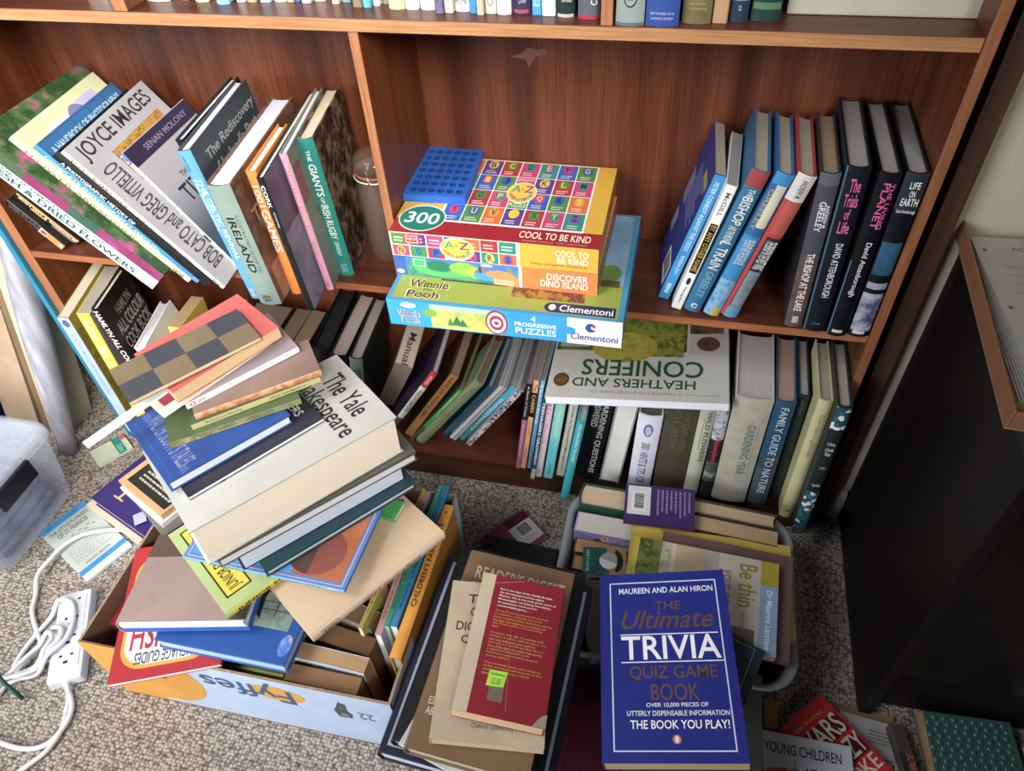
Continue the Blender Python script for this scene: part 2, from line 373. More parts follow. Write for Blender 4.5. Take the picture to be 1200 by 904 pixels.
ROWS={
 'fresh_dried_flowers':((0.1974, 0.0556, 0.6213), (0.9319, -0.0038, -0.3627, -0.0012), (0.0469, 0.2413, 0.3029)),
 'flower_arranging':((0.2457, 0.0506, 0.6233), (0.9477, 0.015, -0.3187, 0.0071), (0.012, 0.2033, 0.2997)),
 'blue_photo_manual':((0.2681, 0.0493, 0.6162), (0.9521, 0.0151, -0.3054, 0.0096), (0.0108, 0.1953, 0.2812)),
 'photographic_history':((0.2918, 0.0435, 0.612), (0.955, 0.0189, -0.2959, 0.012), (0.018, 0.1919, 0.2686)),
 'joyce_images':((0.3146, 0.0531, 0.6146), (0.9538, 0.0186, -0.2997, 0.0121), (0.0084, 0.2138, 0.2815)),
 'irish_aboard_titanic':((0.3432, 0.0848, 0.5972), (0.9605, 0.003, -0.2784, 0.0038), (0.0083, 0.1776, 0.2359)),
 'black_hardback':((0.4143, 0.0789, 0.62), (0.9975, 0.0357, -0.0616, 0.0033), (0.0143, 0.1785, 0.2423)),
 'celtic_revival':((0.4452, 0.0337, 0.6254), (0.9983, 0.0208, -0.0374, 0.0406), (0.0192, 0.2022, 0.2559)),
 'guide_to_ireland':((0.4829, 0.0405, 0.6079), (0.9992, 0.0304, -0.015, 0.0193), (0.0358, 0.2377, 0.2146)),
 'gaa_games':((0.5134, 0.02, 0.6043), (0.9991, 0.0193, -0.0097, 0.0364), (0.0151, 0.1285, 0.2174)),
 'cork_history':((0.5459, 0.0359, 0.6149), (0.9985, 0.0237, -0.0151, 0.0479), (0.0103, 0.2338, 0.2328)),
 'pink_diet_book':((0.5563, 0.0625, 0.6171), (0.9978, 0.0247, -0.0138, 0.0591), (0.0111, 0.1821, 0.2389)),
 'giants_of_rugby':((0.5707, 0.0888, 0.6152), (0.998, 0.0169, -0.015, 0.0592), (0.0236, 0.1535, 0.2385)),
 'black_paperback':((0.0311, 0.0642, 0.5413), (0.9514, 0.0019, -0.3077, 0.0109), (0.0137, 0.11, 0.1061)),
 'wit_and_wisdom':((0.0452, 0.0787, 0.5456), (0.9504, 0.0097, -0.3104, 0.0164), (0.0138, 0.11, 0.1135)),
 'against_the_odds':((1.1063, 0.106, 0.6007), (0.9918, 0.0055, 0.1259, 0.0205), (0.0153, 0.1404, 0.215)),
 'any_other_name':((1.129, 0.0836, 0.5995), (0.9935, 0.0051, 0.1124, -0.0164), (0.0148, 0.1394, 0.2136)),
 'l_train':((1.1551, 0.0932, 0.6125), (0.9927, 0.0042, 0.1203, -0.0118), (0.0235, 0.1678, 0.2387)),
 'beggar_girl':((1.1829, 0.0873, 0.6121), (0.9923, 0.002, 0.1233, -0.0092), (0.0222, 0.1624, 0.2392)),
 'west_wing':((1.2082, 0.0869, 0.612), (0.9922, 0.0009, 0.1244, -0.0114), (0.0232, 0.1614, 0.2391)),
 'bishop_lake':((1.2659, 0.0831, 0.6138), (0.9998, -0.0001, -0.0126, -0.0138), (0.0236, 0.1606, 0.2405)),
 'trials_of_life':((1.2942, 0.0901, 0.6205), (0.9998, -0.0021, -0.0112, -0.0147), (0.0277, 0.1873, 0.2531)),
 'living_planet':((1.3246, 0.0863, 0.6194), (1.0, 0.0009, -0.0012, -0.0047), (0.0246, 0.1894, 0.2519)),
 'life_on_earth':((1.3539, 0.0866, 0.62), (1.0, 0.002, 0.0001, -0.0047), (0.0259, 0.1843, 0.2527)),
 'pooh_box':((0.8623, 0.0493, 0.5168), (0.5025, -0.4987, -0.5001, -0.4987), (0.0473, 0.3411, 0.2614)),
 'dino_box':((0.8419, 0.0739, 0.5594), (0.4979, -0.5026, -0.4955, -0.5039), (0.0377, 0.3009, 0.2)),
 'kind_box':((0.8407, 0.0788, 0.5985), (0.5051, -0.4999, -0.4978, -0.4972), (0.0407, 0.2984, 0.2133)),
 'blue_grid':((0.7337, 0.1222, 0.6264), (0.518, -0.4898, -0.5061, -0.4854), (0.0118, 0.0939, 0.1454)),
 'pale_blue_diet_book':((0.059, 0.0007, 0.2625), (0.9959, 0.0249, 0.0297, 0.0821), (0.0201, 0.1475, 0.3197)),
 'yellow_low_fat':((0.0918, 0.0016, 0.2639), (0.9953, 0.024, 0.035, 0.0875), (0.0233, 0.1278, 0.3233)),
 'all_colour_cook_book':((0.13, 0.0062, 0.2639), (0.9973, 0.0186, -0.0225, 0.0674), (0.0128, 0.1141, 0.3266)),
 'white_top_book':((0.1755, 0.0254, 0.218), (0.9932, 0.027, -0.0838, 0.0756), (0.023, 0.1299, 0.2314)),
 'yellow_paperback':((0.2251, 0.0303, 0.2295), (0.9996, -0.0094, 0.018, 0.0215), (0.0228, 0.0909, 0.2589)),
 'cream_top_a':((0.2479, 0.0602, 0.2037), (0.9996, -0.0045, 0.0258, -0.0081), (0.0187, 0.1344, 0.2093)),
 'cream_top_b':((0.2743, 0.0609, 0.2087), (0.9996, -0.005, 0.0258, -0.0072), (0.0216, 0.1365, 0.2186)),
 'brown_top_a':((0.3346, 0.0702, 0.2005), (0.9996, -0.0008, 0.0264, -0.0019), (0.0761, 0.14, 0.201)),
 'brown_top_b':((0.3923, 0.0701, 0.1991), (0.9987, -0.0004, 0.05, -0.0016), (0.03, 0.14, 0.2)),
 'brown_top_c':((0.4249, 0.0697, 0.1993), (0.9987, 0.0017, 0.05, 0.0069), (0.0297, 0.14, 0.2)),
 'black_thick_book':((0.4814, 0.0836, 0.2207), (0.9966, 0.0075, 0.0751, 0.0344), (0.0314, 0.17, 0.24)),
 'grey_top_book':((0.5179, 0.0797, 0.2174), (0.9969, 0.005, 0.0767, 0.0159), (0.0307, 0.1713, 0.2347)),
 'green_spine_book':((0.5497, 0.0736, 0.2192), (0.9964, 0.007, 0.079, 0.0294), (0.0239, 0.1661, 0.2341)),
 'repair_manual':((0.596, 0.116, 0.2114), (0.7824, -0.5828, 0.1324, 0.175), (0.0328, 0.2031, 0.11)),
 'red_white_spine':((0.6386, 0.0853, 0.2046), (0.9586, 0.0016, 0.2831, 0.0308), (0.0117, 0.16, 0.2415)),
 'brown_years_book':((0.6798, 0.0859, 0.1982), (0.9605, 0.0005, 0.2779, 0.0149), (0.0154, 0.13, 0.217)),
 'bright_green_spine':((0.6918, 0.0909, 0.1823), (0.9521, -0.0004, 0.3059, 0.0006), (0.0067, 0.16, 0.2039)),
 'olive_green_book':((0.7242, 0.0643, 0.2009), (0.9519, -0.0021, 0.3048, -0.0295), (0.0181, 0.1221, 0.2359)),
 'teal_blue_book':((0.7501, 0.1023, 0.1812), (0.9553, 0.0016, 0.2948, -0.0228), (0.0098, 0.1398, 0.188)),
 'white_spine_book':((0.7648, 0.1079, 0.1832), (0.9556, 0.0027, 0.2947, -0.0021), (0.007, 0.1551, 0.1996)),
 'grey_spine_book':((0.7726, 0.1063, 0.1831), (0.9554, 0.0027, 0.2954, -0.0012), (0.0057, 0.1582, 0.2008)),
 'cyan_title_book':((0.7865, 0.1078, 0.1852), (0.9551, 0.0029, 0.2962, -0.001), (0.0104, 0.1552, 0.2023)),
 'white_dotted_book':((0.8031, 0.0999, 0.1879), (0.9583, 0.0026, 0.2858, -0.0006), (0.01, 0.16, 0.207)),
 'pink_black_spine':((0.8682, 0.0479, 0.2154), (0.9979, -0.0006, 0.0646, 0.0009), (0.0089, 0.13, 0.2355)),
 'career_guide':((0.8786, 0.05, 0.218), (0.9977, -0.001, 0.0677, 0.0009), (0.0096, 0.13, 0.2407)),
 'light_blue_spine':((0.8897, 0.0517, 0.2179), (0.9978, -0.001, 0.0657, 0.0007), (0.0076, 0.13, 0.2408)),
 'navy_lettered_spine':((0.8985, 0.0287, 0.2072), (0.998, -0.0, 0.0632, 0.0001), (0.0068, 0.13, 0.2195)),
 'pinkish_white_spine':((0.9084, 0.0504, 0.2078), (0.9979, 0.0, 0.0642, 0.0005), (0.0122, 0.16, 0.22)),
 'turquoise_spine':((0.9261, 0.0501, 0.2081), (0.9981, -0.0001, 0.0608, 0.0012), (0.0169, 0.16, 0.22)),
 'cream_management_spine':((0.9477, 0.0594, 0.2081), (0.9981, -0.0001, 0.061, 0.0011), (0.0158, 0.16, 0.22)),
 'teal_decorating_spine':((0.9644, 0.0283, 0.2079), (0.9979, 0.0, 0.0647, 0.0008), (0.0141, 0.2, 0.22)),
 'gardening_questions':((0.9946, 0.0701, 0.2121), (0.9982, -0.0007, 0.0602, 0.0001), (0.039, 0.18, 0.225)),
 'white_fore_edge_book':((1.0363, 0.0699, 0.2118), (0.9987, 0.0002, 0.0518, -0.0), (0.0362, 0.18, 0.225)),
 'hints_and_tips':((1.0825, 0.0546, 0.1989), (0.9998, 0.0009, 0.0185, -0.0021), (0.0396, 0.16, 0.2003)),
 'dark_olive_book':((1.1317, 0.0697, 0.2136), (0.9999, -0.0006, 0.0103, -0.0001), (0.0545, 0.18, 0.23)),
 'wild_flowers':((1.1725, 0.07, 0.2132), (1.0, 0.0, 0.0094, 0.0), (0.0247, 0.18, 0.23)),
 'red_floral_spine':((1.1969, 0.0702, 0.2131), (1.0, -0.0004, -0.0005, 0.0), (0.0196, 0.18, 0.23)),
 'gardening_year':((1.239, 0.0565, 0.2301), (1.0, -0.0001, 0.0019, -0.0092), (0.0576, 0.1567, 0.2643)),
 'family_guide_nature':((1.288, 0.058, 0.2297), (0.9998, -0.0009, -0.0026, -0.0188), (0.0312, 0.1532, 0.2633)),
 'dark_green_book':((1.3149, 0.0623, 0.2317), (0.9999, -0.0027, -0.0082, -0.0142), (0.0175, 0.1349, 0.2667)),
 'cream_gardening_book':((1.3357, 0.0304, 0.245), (0.9999, -0.0056, -0.0013, -0.009), (0.0208, 0.1379, 0.2928)),
 'floral_houseplants':((1.356, 0.0081, 0.2538), (0.9999, -0.008, -0.0017, -0.01), (0.0201, 0.1448, 0.3096)),
 'heathers_conifers':((1.056, 0.0555, 0.3444), (0.4698, 0.4822, -0.5161, 0.5295), (0.0164, 0.287, 0.2)),
 'st_francis':((0.0378, -0.2683, 0.003), (0.689, -0.1506, -0.6905, -0.1605), (0.006, 0.0961, 0.1798)),
 'purple_hardback':((0.1535, -0.1339, 0.0429), (0.5874, 0.4056, -0.5765, 0.3976), (0.0261, 0.17, 0.22)),
 'cardboard_box':((0.5361, -0.3351, 0.0951), (0.5017, -0.4968, -0.5025, -0.4991), (0.19, 0.4931, 0.36)),
 'language_guides':((0.4097, -0.4328, 0.1839), (0.3939, 0.5873, -0.3938, 0.5872), (0.0079, 0.1595, 0.2269)),
 'blue_hardback':((0.5285, -0.4077, 0.2023), (0.0041, 0.7047, 0.0042, 0.7095), (0.0244, 0.19, 0.2042)),
 'mauve_book':((0.4598, -0.4115, 0.2357), (0.5125, -0.4671, -0.5805, -0.4268), (0.0277, 0.1909, 0.1542)),
 'beige_book':((0.66, -0.3271, 0.2611), (0.6246, -0.3491, 0.6221, 0.3176), (0.0197, 0.2, 0.2327)),
 'junior_encyclopedia':((0.5569, -0.3221, 0.2862), (0.6259, 0.3288, -0.624, 0.3327), (0.0151, 0.1789, 0.26)),
 'green_stories':((0.6761, -0.258, 0.2746), (0.7057, -0.0447, -0.7057, -0.0447), (0.0082, 0.035, 0.11)),
 'pinocchio':((0.5847, -0.3446, 0.2993), (0.7013, -0.0189, -0.7126, -0.0055), (0.0064, 0.1435, 0.2527)),
 'teal_edge_book':((0.6062, -0.2708, 0.3135), (0.2958, -0.6423, -0.2958, -0.6422), (0.015, 0.18, 0.2425)),
 'navy_edge_book':((0.5812, -0.266, 0.3399), (0.2886, -0.6456, -0.2885, -0.6455), (0.038, 0.19, 0.257)),
 'grey_edge_book':((0.585, -0.2688, 0.3712), (0.2854, -0.647, -0.2854, -0.6469), (0.0209, 0.2, 0.2994)),
 'yale':((0.5834, -0.2903, 0.4224), (0.2993, -0.6449, -0.3115, -0.6304), (0.073, 0.1737, 0.2954)),
 'black_booklet':((0.5357, -0.2946, 0.4633), (0.3136, -0.6338, -0.3301, -0.6253), (0.0058, 0.14, 0.196)),
 'walter_scott':((0.5034, -0.2991, 0.4754), (0.3076, -0.6341, -0.3287, -0.6287), (0.0167, 0.1461, 0.1726)),
 'green_old_book':((0.534, -0.2804, 0.4886), (0.6666, 0.215, -0.6726, 0.2387), (0.0084, 0.0606, 0.1734)),
 'green_thin_book':((0.552, -0.2515, 0.4979), (0.657, 0.2287, -0.6729, 0.2514), (0.0087, 0.0558, 0.1749)),
 'brown_worn_book':((0.552, -0.239, 0.5083), (0.6597, 0.2184, -0.6791, 0.2366), (0.0112, 0.0743, 0.1702)),
 'white_spine_pamphlet':((0.5065, -0.2166, 0.518), (0.6283, 0.2941, -0.6523, 0.3053), (0.0093, 0.1, 0.1637)),
 'cream_card':((0.4955, -0.2502, 0.5246), (0.3604, -0.5949, -0.3607, -0.6214), (0.0027, 0.0514, 0.17)),
 'white_slab':((0.4526, -0.2995, 0.5261), (0.3747, -0.5923, -0.3607, -0.6154), (0.0042, 0.0125, 0.22)),
 'thick_paperback':((0.4837, -0.2181, 0.5412), (0.349, -0.608, -0.3364, -0.6288), (0.0195, 0.11, 0.1615)),
 'chess_book':((0.4766, -0.2554, 0.5562), (0.312, -0.6364, -0.3002, -0.6384), (0.0066, 0.076, 0.1796)),
 'childrens_favourites':((0.776, -0.3213, 0.1027), (0.7064, -0.7078, 0.0049, -0.0055), (0.0174, 0.194, 0.2667)),
 'blue_activity_book':((0.7583, -0.2772, 0.1005), (0.707, -0.707, 0.0094, -0.0094), (0.0115, 0.189, 0.26)),
 'green_activity_book':((0.7481, -0.2793, 0.1005), (0.707, -0.707, 0.0093, -0.0093), (0.0082, 0.189, 0.26)),
 'pink_activity_book':((0.7344, -0.2933, 0.099), (0.7071, -0.7071, -0.0049, 0.005), (0.0096, 0.186, 0.26)),
 'yellow_activity_book':((0.7153, -0.288, 0.098), (0.7066, -0.7066, 0.0263, -0.0263), (0.0066, 0.184, 0.26)),
 'grey_hardback':((0.3379, -0.2304, 0.1913), (0.3423, -0.6189, -0.3421, -0.6187), (0.0167, 0.1037, 0.18)),
 'white_booklet':((0.3076, -0.2098, 0.2047), (0.3749, -0.5999, -0.3745, -0.5994), (0.01, 0.1268, 0.18)),
 'black_memoir':((0.3023, -0.2063, 0.2157), (0.3812, -0.5962, -0.3817, -0.5946), (0.012, 0.1262, 0.17)),
 'pink_barcode_book':((0.8612, -0.1117, 0.006), (0.6635, -0.2443, -0.6636, -0.2443), (0.012, 0.1043, 0.0747)),
 'power_book':((0.8772, -0.2328, 0.0225), (0.5139, 0.486, -0.5138, 0.4855), (0.02, 0.1391, 0.2)),
 'navy_atlas':((0.9068, -0.4246, 0.1592), (0.497, -0.5161, -0.4806, -0.5056), (0.0322, 0.235, 0.3043)),
 'black_hardback_flat':((0.9111, -0.4152, 0.1877), (0.4933, -0.52, -0.4795, -0.5063), (0.0224, 0.2, 0.3021)),
 'white_magazine':((0.9072, -0.486, 0.2045), (0.4304, -0.57, -0.4347, -0.5486), (0.0054, 0.13, 0.2)),
 'digest_book':((0.9181, -0.4351, 0.2224), (0.5041, -0.5267, -0.4769, -0.491), (0.0261, 0.1612, 0.2909)),
 'quotations':((0.9225, -0.4507, 0.2471), (0.5474, -0.4896, -0.5181, -0.4385), (0.0159, 0.1418, 0.2179)),
 'red_paperback':((0.9439, -0.4399, 0.2695), (0.4385, -0.49, 0.5382, 0.5272), (0.0211, 0.1162, 0.1953)),
 'yellow_annual':((1.2031, -0.2218, 0.1562), (0.5052, -0.4975, -0.502, -0.4952), (0.0109, 0.2508, 0.16)),
 'mauve_album':((1.2226, -0.2502, 0.1691), (0.4841, -0.5144, -0.4836, -0.5168), (0.0133, 0.2, 0.1733)),
 'be_thin':((1.1898, -0.2656, 0.1831), (0.0172, 0.7031, -0.0207, 0.7105), (0.0137, 0.1504, 0.2191)),
 'teal_hardback':((1.1907, -0.3586, 0.1977), (0.1109, 0.6948, -0.116, 0.7011), (0.0132, 0.0813, 0.16)),
 'trivia':((1.1473, -0.3988, 0.2228), (0.4963, -0.4159, -0.5716, -0.5039), (0.0252, 0.1772, 0.2598)),
 'maroon_hardback':((1.1281, -0.444, 0.03), (0.5, -0.5, -0.5, -0.5), (0.06, 0.24, 0.22)),
 'grey_volume':((1.1952, -0.4702, 0.1), (0.4975, -0.5024, -0.4975, -0.5024), (0.08, 0.18, 0.24)),
 'purple_paperback':((1.1175, -0.1119, 0.176), (0.0174, -0.708, -0.0177, -0.7058), (0.008, 0.0778, 0.1141)),
 'golf_book':((1.0414, -0.216, 0.1458), (0.5306, -0.4674, -0.5306, -0.4674), (0.0113, 0.0698, 0.0486)),
 'picture_calendar':((1.0601, -0.2902, 0.115), (0.5676, -0.4256, -0.5652, -0.421), (0.02, 0.0839, 0.14)),
 'brown_folder':((1.4571, -0.4122, 0.0024), (0.4906, -0.5093, -0.4906, -0.5093), (0.0041, 0.0915, 0.2)),
 'white_papers':((1.4574, -0.4268, 0.0063), (0.4746, -0.5242, -0.4746, -0.5242), (0.0041, 0.082, 0.2)),
 'red_book':((1.4053, -0.3954, 0.0275), (0.6557, -0.2652, -0.6551, -0.2656), (0.015, 0.0972, 0.1309)),
 'young_children':((1.3658, -0.4757, 0.043), (0.5022, -0.4975, -0.5023, -0.4981), (0.006, 0.1247, 0.17)),
 'teal_woven_book':((1.6034, -0.4067, 0.017), (0.5113, -0.486, -0.5154, -0.4866), (0.0341, 0.1265, 0.2)),
 'dark_thin_book':((1.52, -0.434, 0.0183), (0.5474, -0.4476, -0.5474, -0.4476), (0.0204, 0.0201, 0.2)),
 'orange_box':((1.3184, -0.3592, 0.015), (0.5173, -0.4819, -0.5173, -0.4822), (0.03, 0.0189, 0.0427)),
 'box_folder':((1.5635, -0.1039, 0.6263), (0.4894, -0.5082, -0.4907, -0.5113), (0.0129, 0.25, 0.354)),
}
STYLES={
 'fresh_dried_flowers':('hardback_book', 'mint-spined flower book with a magenta band, outermost of the leaning row', 'hard', {'c': 'n:18:#2f4a2c,#3d5a36,#2c4628,#4a6b3e,#b04a80,#c8689c', 'pg': '#e8e2cc', 'S': [('r', 0, 0, 1, 1, '#cfe6dc'), ('r', 0.56, 0, 1, 0.36, 'n:30:#8e2f62,#a83f78,#b85a90'), ('r', 0.56, 0.36, 1, 0.52, 'n:30:#2f5a48,#4a7a60'), ('r', 0.56, 0.52, 1, 0.75, 'n:30:#8e2f62,#a84078'), ('r', 0.56, 0.75, 1, 1, '#54704e'), ('t', 'FRESH & DRIED FLOWERS', 0.1, 0.12, 0.34, 0.93, '#33535c', -90), ('t', 'THE ULTIMATE BOOK OF', 0.4, 0.3, 0.5, 0.88, '#5a7a80', -90), ('o', 0.08, 0.02, 0.5, 0.08, '#6f9a92', 0.0006)], 'fade': 0.8, 'round': 0}),
 'flower_arranging':('hardback_book', 'pale yellow flower arranging book, second in the leaning row', 'hard', {'c': 'n:16:#d8d9a8,#cfd2a2,#e2e0b8', 'pg': '#f2f0ea', 'S': [('r', 0, 0, 1, 1, '#eeeec0'), ('t', 'FLOWER ARRANGING', 0.25, 0.3, 0.75, 0.92, '#a98a5a', -90), ('t', 'TIGER', 0.25, 0.03, 0.75, 0.1, '#222222', -90)], 'F': [('r', 0.25, 0.5, 0.85, 0.93, '#cfcfdc'), ('r', 0.62, 0.78, 0.85, 0.95, '#b9b6d8'), ('r', 0.2, 0.62, 0.42, 0.82, '#9db8cf'), ('e', 0.42, 0.55, 0.72, 0.95, '#7d79ad'), ('e', 0.46, 0.6, 0.68, 0.9, '#e6e4da'), ('e', 0.5, 0.66, 0.64, 0.85, '#6d8a68')], 'fade': 0.8}),
 'blue_photo_manual':('hardback_book', 'bright blue photography manual in the leaning row', 'hard', {'c': '#2f5f8f', 'pg': '#f2f0ea', 'S': [('r', 0, 0, 1, 1, '#1f8be6'), ('t', 'COMPLETE PHOTOGRAPHY MANUAL', 0.3, 0.25, 0.7, 0.94, '#d6ecff', -90), ('e', 0.1, 0.005, 0.9, 0.035, '#dfe6f2')], 'F': [('r', 0.02, 0.9, 0.98, 0.985, '#2c6aa0'), ('t', 'A HANDBOOK OF PHOTOGRAPHY', 0.05, 0.91, 0.95, 0.95, '#b8cfe0', 0), ('r', 0.2, 0.9, 0.205, 0.985, '#22466a'), ('r', 0.4, 0.9, 0.405, 0.985, '#22466a'), ('r', 0.6, 0.9, 0.605, 0.985, '#22466a'), ('r', 0.8, 0.9, 0.805, 0.985, '#22466a')], 'fade': 0.88}),
 'photographic_history':('hardback_book', 'black photographic history book between blue and silver spines', 'hard', {'c': '#18181a', 'pg': '#d9d6cf', 'S': [('t', 'A PHOTOGRAPHIC HISTORY OF', 0.3, 0.5, 0.65, 0.95, '#d8d8d8', -90)]}),
 'joyce_images':('hardback_book', 'silver grey book with cream spine and gold mosaic bars', 'hard', {'c': '#b3b2b8', 'pg': '#f2f0ea', 'S': [('r', 0, 0, 1, 1, '#ece8da'), ('t', 'JOYCE IMAGES', 0.25, 0.62, 0.75, 0.95, '#6a6250', -90), ('t', 'BOB CATO and GREG VITIELLO', 0.3, 0.2, 0.65, 0.56, '#7a725e', -90), ('t', 'XI', 0.25, 0.03, 0.75, 0.08, '#55503f', -90)], 'F': [('t', 'JOYCE IMAGES', 0.06, 0.87, 0.93, 0.975, '#3a3838', 0), ('r', 0.27, 0.08, 0.9, 0.85, 'n:120:#5e3d1e,#a8762f,#c99a3a,#4a2f1a'), ('r', 0.36, 0.08, 0.99, 0.76, '#b3b2b8'), ('t', 'BOB CATO and GREG VITIELLO', 0.07, 0.1, 0.22, 0.82, '#4a4a50', 90)], 'fade': 0.8}),
 'irish_aboard_titanic':('hardback_book', 'grey book on Irish passengers, white spine with blue square', 'hard', {'c': 'g:2:#2a4656,#4f5f6e,#a9a8b2,#b2b1ba', 'pg': '#f2f0ea', 'S': [('r', 0, 0, 1, 1, '#e6e6ee'), ('r', 0, 0.92, 1, 1, '#5a76b8'), ('t', 'N', 0.25, 0.93, 0.75, 0.99, '#dfe4f4', -90), ('t', 'THE IRISH ABOARD TITANIC', 0.3, 0.36, 0.65, 0.88, '#7d7d8c', -90), ('r', 0.2, 0.27, 0.8, 0.33, '#2f4a6c'), ('t', 'Senan Molony', 0.4, 0.08, 0.65, 0.24, '#8a8a96', -90)], 'F': [('r', 0, 0.88, 1, 0.995, '#38304e'), ('t', 'SENAN MOLONY', 0.22, 0.915, 0.9, 0.955, '#8f86a8', 0), ('t', 'THE IRISH ABOARD', 0.3, 0.66, 0.9, 0.7, '#4a4858', 0), ('t', 'TITANIC', 0.15, 0.52, 0.9, 0.64, '#34323f', 0)], 'fade': 0.8}),
 'black_hardback':('hardback_book', 'untitled black hardback behind the blue-spined history book', 'hard', {'c': '#17181c', 'pg': '#dcdbe2'}),
 'celtic_revival':('hardback_book', 'slate cover "The Rediscovery of Ireland\'s Past" with sky blue spine', 'hard', {'c': '#3c474e', 'pg': '#d3d3d6', 'S': [('r', 0, 0, 1, 1, '#5fb4f0'), ('t', 'Jeanne Sheehy', 0.2, 0.88, 0.42, 0.97, '#2c5a86', -90), ('t', 'THE CELTIC REVIVAL', 0.48, 0.3, 0.85, 0.84, '#eaf4ff', -90), ('t', 'The Rediscovery', 0.15, 0.5, 0.42, 0.84, '#eaf4ff', -90), ('r', 0.2, 0.02, 0.8, 0.08, 'n:60:#d8e8f4,#1a6ac0')], 'F': [('t', 'The Rediscovery', 0.14, 0.85, 0.97, 0.925, '#a9b2b4', 0), ('t', "of Ireland's Past", 0.14, 0.755, 0.92, 0.83, '#a9b2b4', 0), ('r', 0.06, 0.03, 0.9, 0.68, 'n:20:#6b7f58,#4f6a54,#88946a')], 'fade': 0.82}),
 'guide_to_ireland':('hardback_book', 'thick sage green IRELAND guide hanging over the shelf edge', 'hard', {'c': 'n:14:#6a4a38,#84604a,#4a3a30,#a0806a', 'pg': '#d4d3df', 'S': [('r', 0, 0, 1, 1, '#9fb8ae'), ('t', 'IRELAND', 0.3, 0.3, 0.62, 0.76, '#1f2a2a', -90), ('t', 'ILLUSTRATED GUIDE TO', 0.68, 0.3, 0.8, 0.78, '#6d857c', -90), ('t', 'RIA', 0.3, 0.03, 0.7, 0.09, '#22302e', -90)], 'F': [('r', 0, 0, 1, 1, 'n:9:#6f4a34,#8a5f48,#51382a,#b08468'), ('r', 0.05, 0, 1, 0.3, 'n:14:#c08a70,#b07a62,#6f4f40'), ('t', 'THE CITIES', 0.08, 0.62, 0.9, 0.74, '#a5846c', 0)], 'fade': 0.76}),
 'gaa_games':('hardback_book', 'orange-spined GAMES book beside the black CORK book', 'hard', {'c': '#e8842a', 'pg': '#dedbd2', 'S': [('t', 'GAMES', 0.12, 0.38, 0.88, 0.72, '#f6f0e6', -90), ('t', '1001', 0.2, 0.74, 0.8, 0.9, '#f6e8d8', -90)], 'fade': 0.88}),
 'cork_history':('hardback_book', 'tall black CORK book in a clear jacket', 'hard', {'c': '#1c1d20', 'pg': '#d6d2c6', 'S': [('t', 'CORK', 0.25, 0.8, 0.75, 0.95, '#f2f2f2', -90), ('t', 'County', 0.5, 0.66, 0.8, 0.77, '#c8c8c8', -90)], 'F': [('r', 0, 0, 1, 1, 'n:10:#7d7f96,#6a6c86,#8e8698,#58354e'), ('r', 0, 0.6, 1, 1, 'n:9:#6c7286,#5a3048')]}),
 'pink_diet_book':('hardback_book', 'pink-spined diet book beside the teal rugby spine', 'hard', {'c': 'n:10:#5f6664,#7a7f72,#84876f,#4d5654', 'pg': '#d6d2de', 'S': [('r', 0, 0, 1, 1, '#f2a0bf'), ('t', 'GILLIAN LOVE YOUR LEGS', 0.3, 0.4, 0.7, 0.95, '#fbe4ee', -90), ('tri', 0.3, 0.03, 0.7, 0.07, '#55202e')], 'F': [('r', 0.02, 0.65, 0.15, 0.9, '#8e4a5c')], 'fade': 0.86}),
 'giants_of_rugby':('hardback_book', 'teal-spined GIANTS OF IRISH RUGBY at the bay end', 'hard', {'c': 'n:40:#2c211a,#1d1712,#4a382a,#8a7460,#241c16', 'pg': '#cbb89e', 'S': [('r', 0, 0, 1, 1, '#128a80'), ('t', 'THE', 0.35, 0.86, 0.6, 0.93, '#eaf4ee', -90), ('t', 'GIANTS', 0.25, 0.62, 0.72, 0.84, '#f2f6f0', -90), ('t', 'OF', 0.38, 0.57, 0.6, 0.61, '#f2f6f0', -90), ('t', 'IRISH RUGBY', 0.25, 0.3, 0.72, 0.56, '#f2f6f0', -90), ('t', 'JOHN SCALLY', 0.3, 0.17, 0.66, 0.28, '#e0efe8', -90), ('r', 0.3, 0.03, 0.7, 0.1, 'n:200:#8cc8c0,#128a80')], 'fade': 0.9}),
 'black_paperback':('paperback_book', 'small black paperback lowest under the flower books', 'soft', {'c': '#1b1a1a', 'pg': '#f2f0ea', 'S': [('t', 'VIRTUAL', 0.2, 0.4, 0.8, 0.96, '#56534f', -90), ('r', 0, 0.0, 1, 0.3, '#c08040'), ('r', 0, 0.3, 1, 0.42, '#c8b0a8'), ('e', 0.2, 0.3, 0.8, 0.4, '#8a4040'), ('e', 0.25, 0.01, 0.75, 0.08, '#e8e4dc')]}),
 'wit_and_wisdom':('paperback_book', 'small IRISH WIT & WISDOM paperback with gilt edge', 'soft', {'c': '#2a2018', 'pg': '#c8964a', 'S': [('r', 0.72, 0, 1, 1, '#c89a4a'), ('t', 'IRISH WIT & WISDOM', 0.4, 0.12, 0.66, 0.95, '#f0e6d2', -90), ('r', 0.1, 0.5, 0.35, 0.75, '#c89030'), ('r', 0.02, 0.05, 0.38, 0.4, 'n:40:#6a5a78,#8a6a50,#4a5878'), ('e', 0.42, 0.02, 0.66, 0.1, '#e8dcc8')]}),
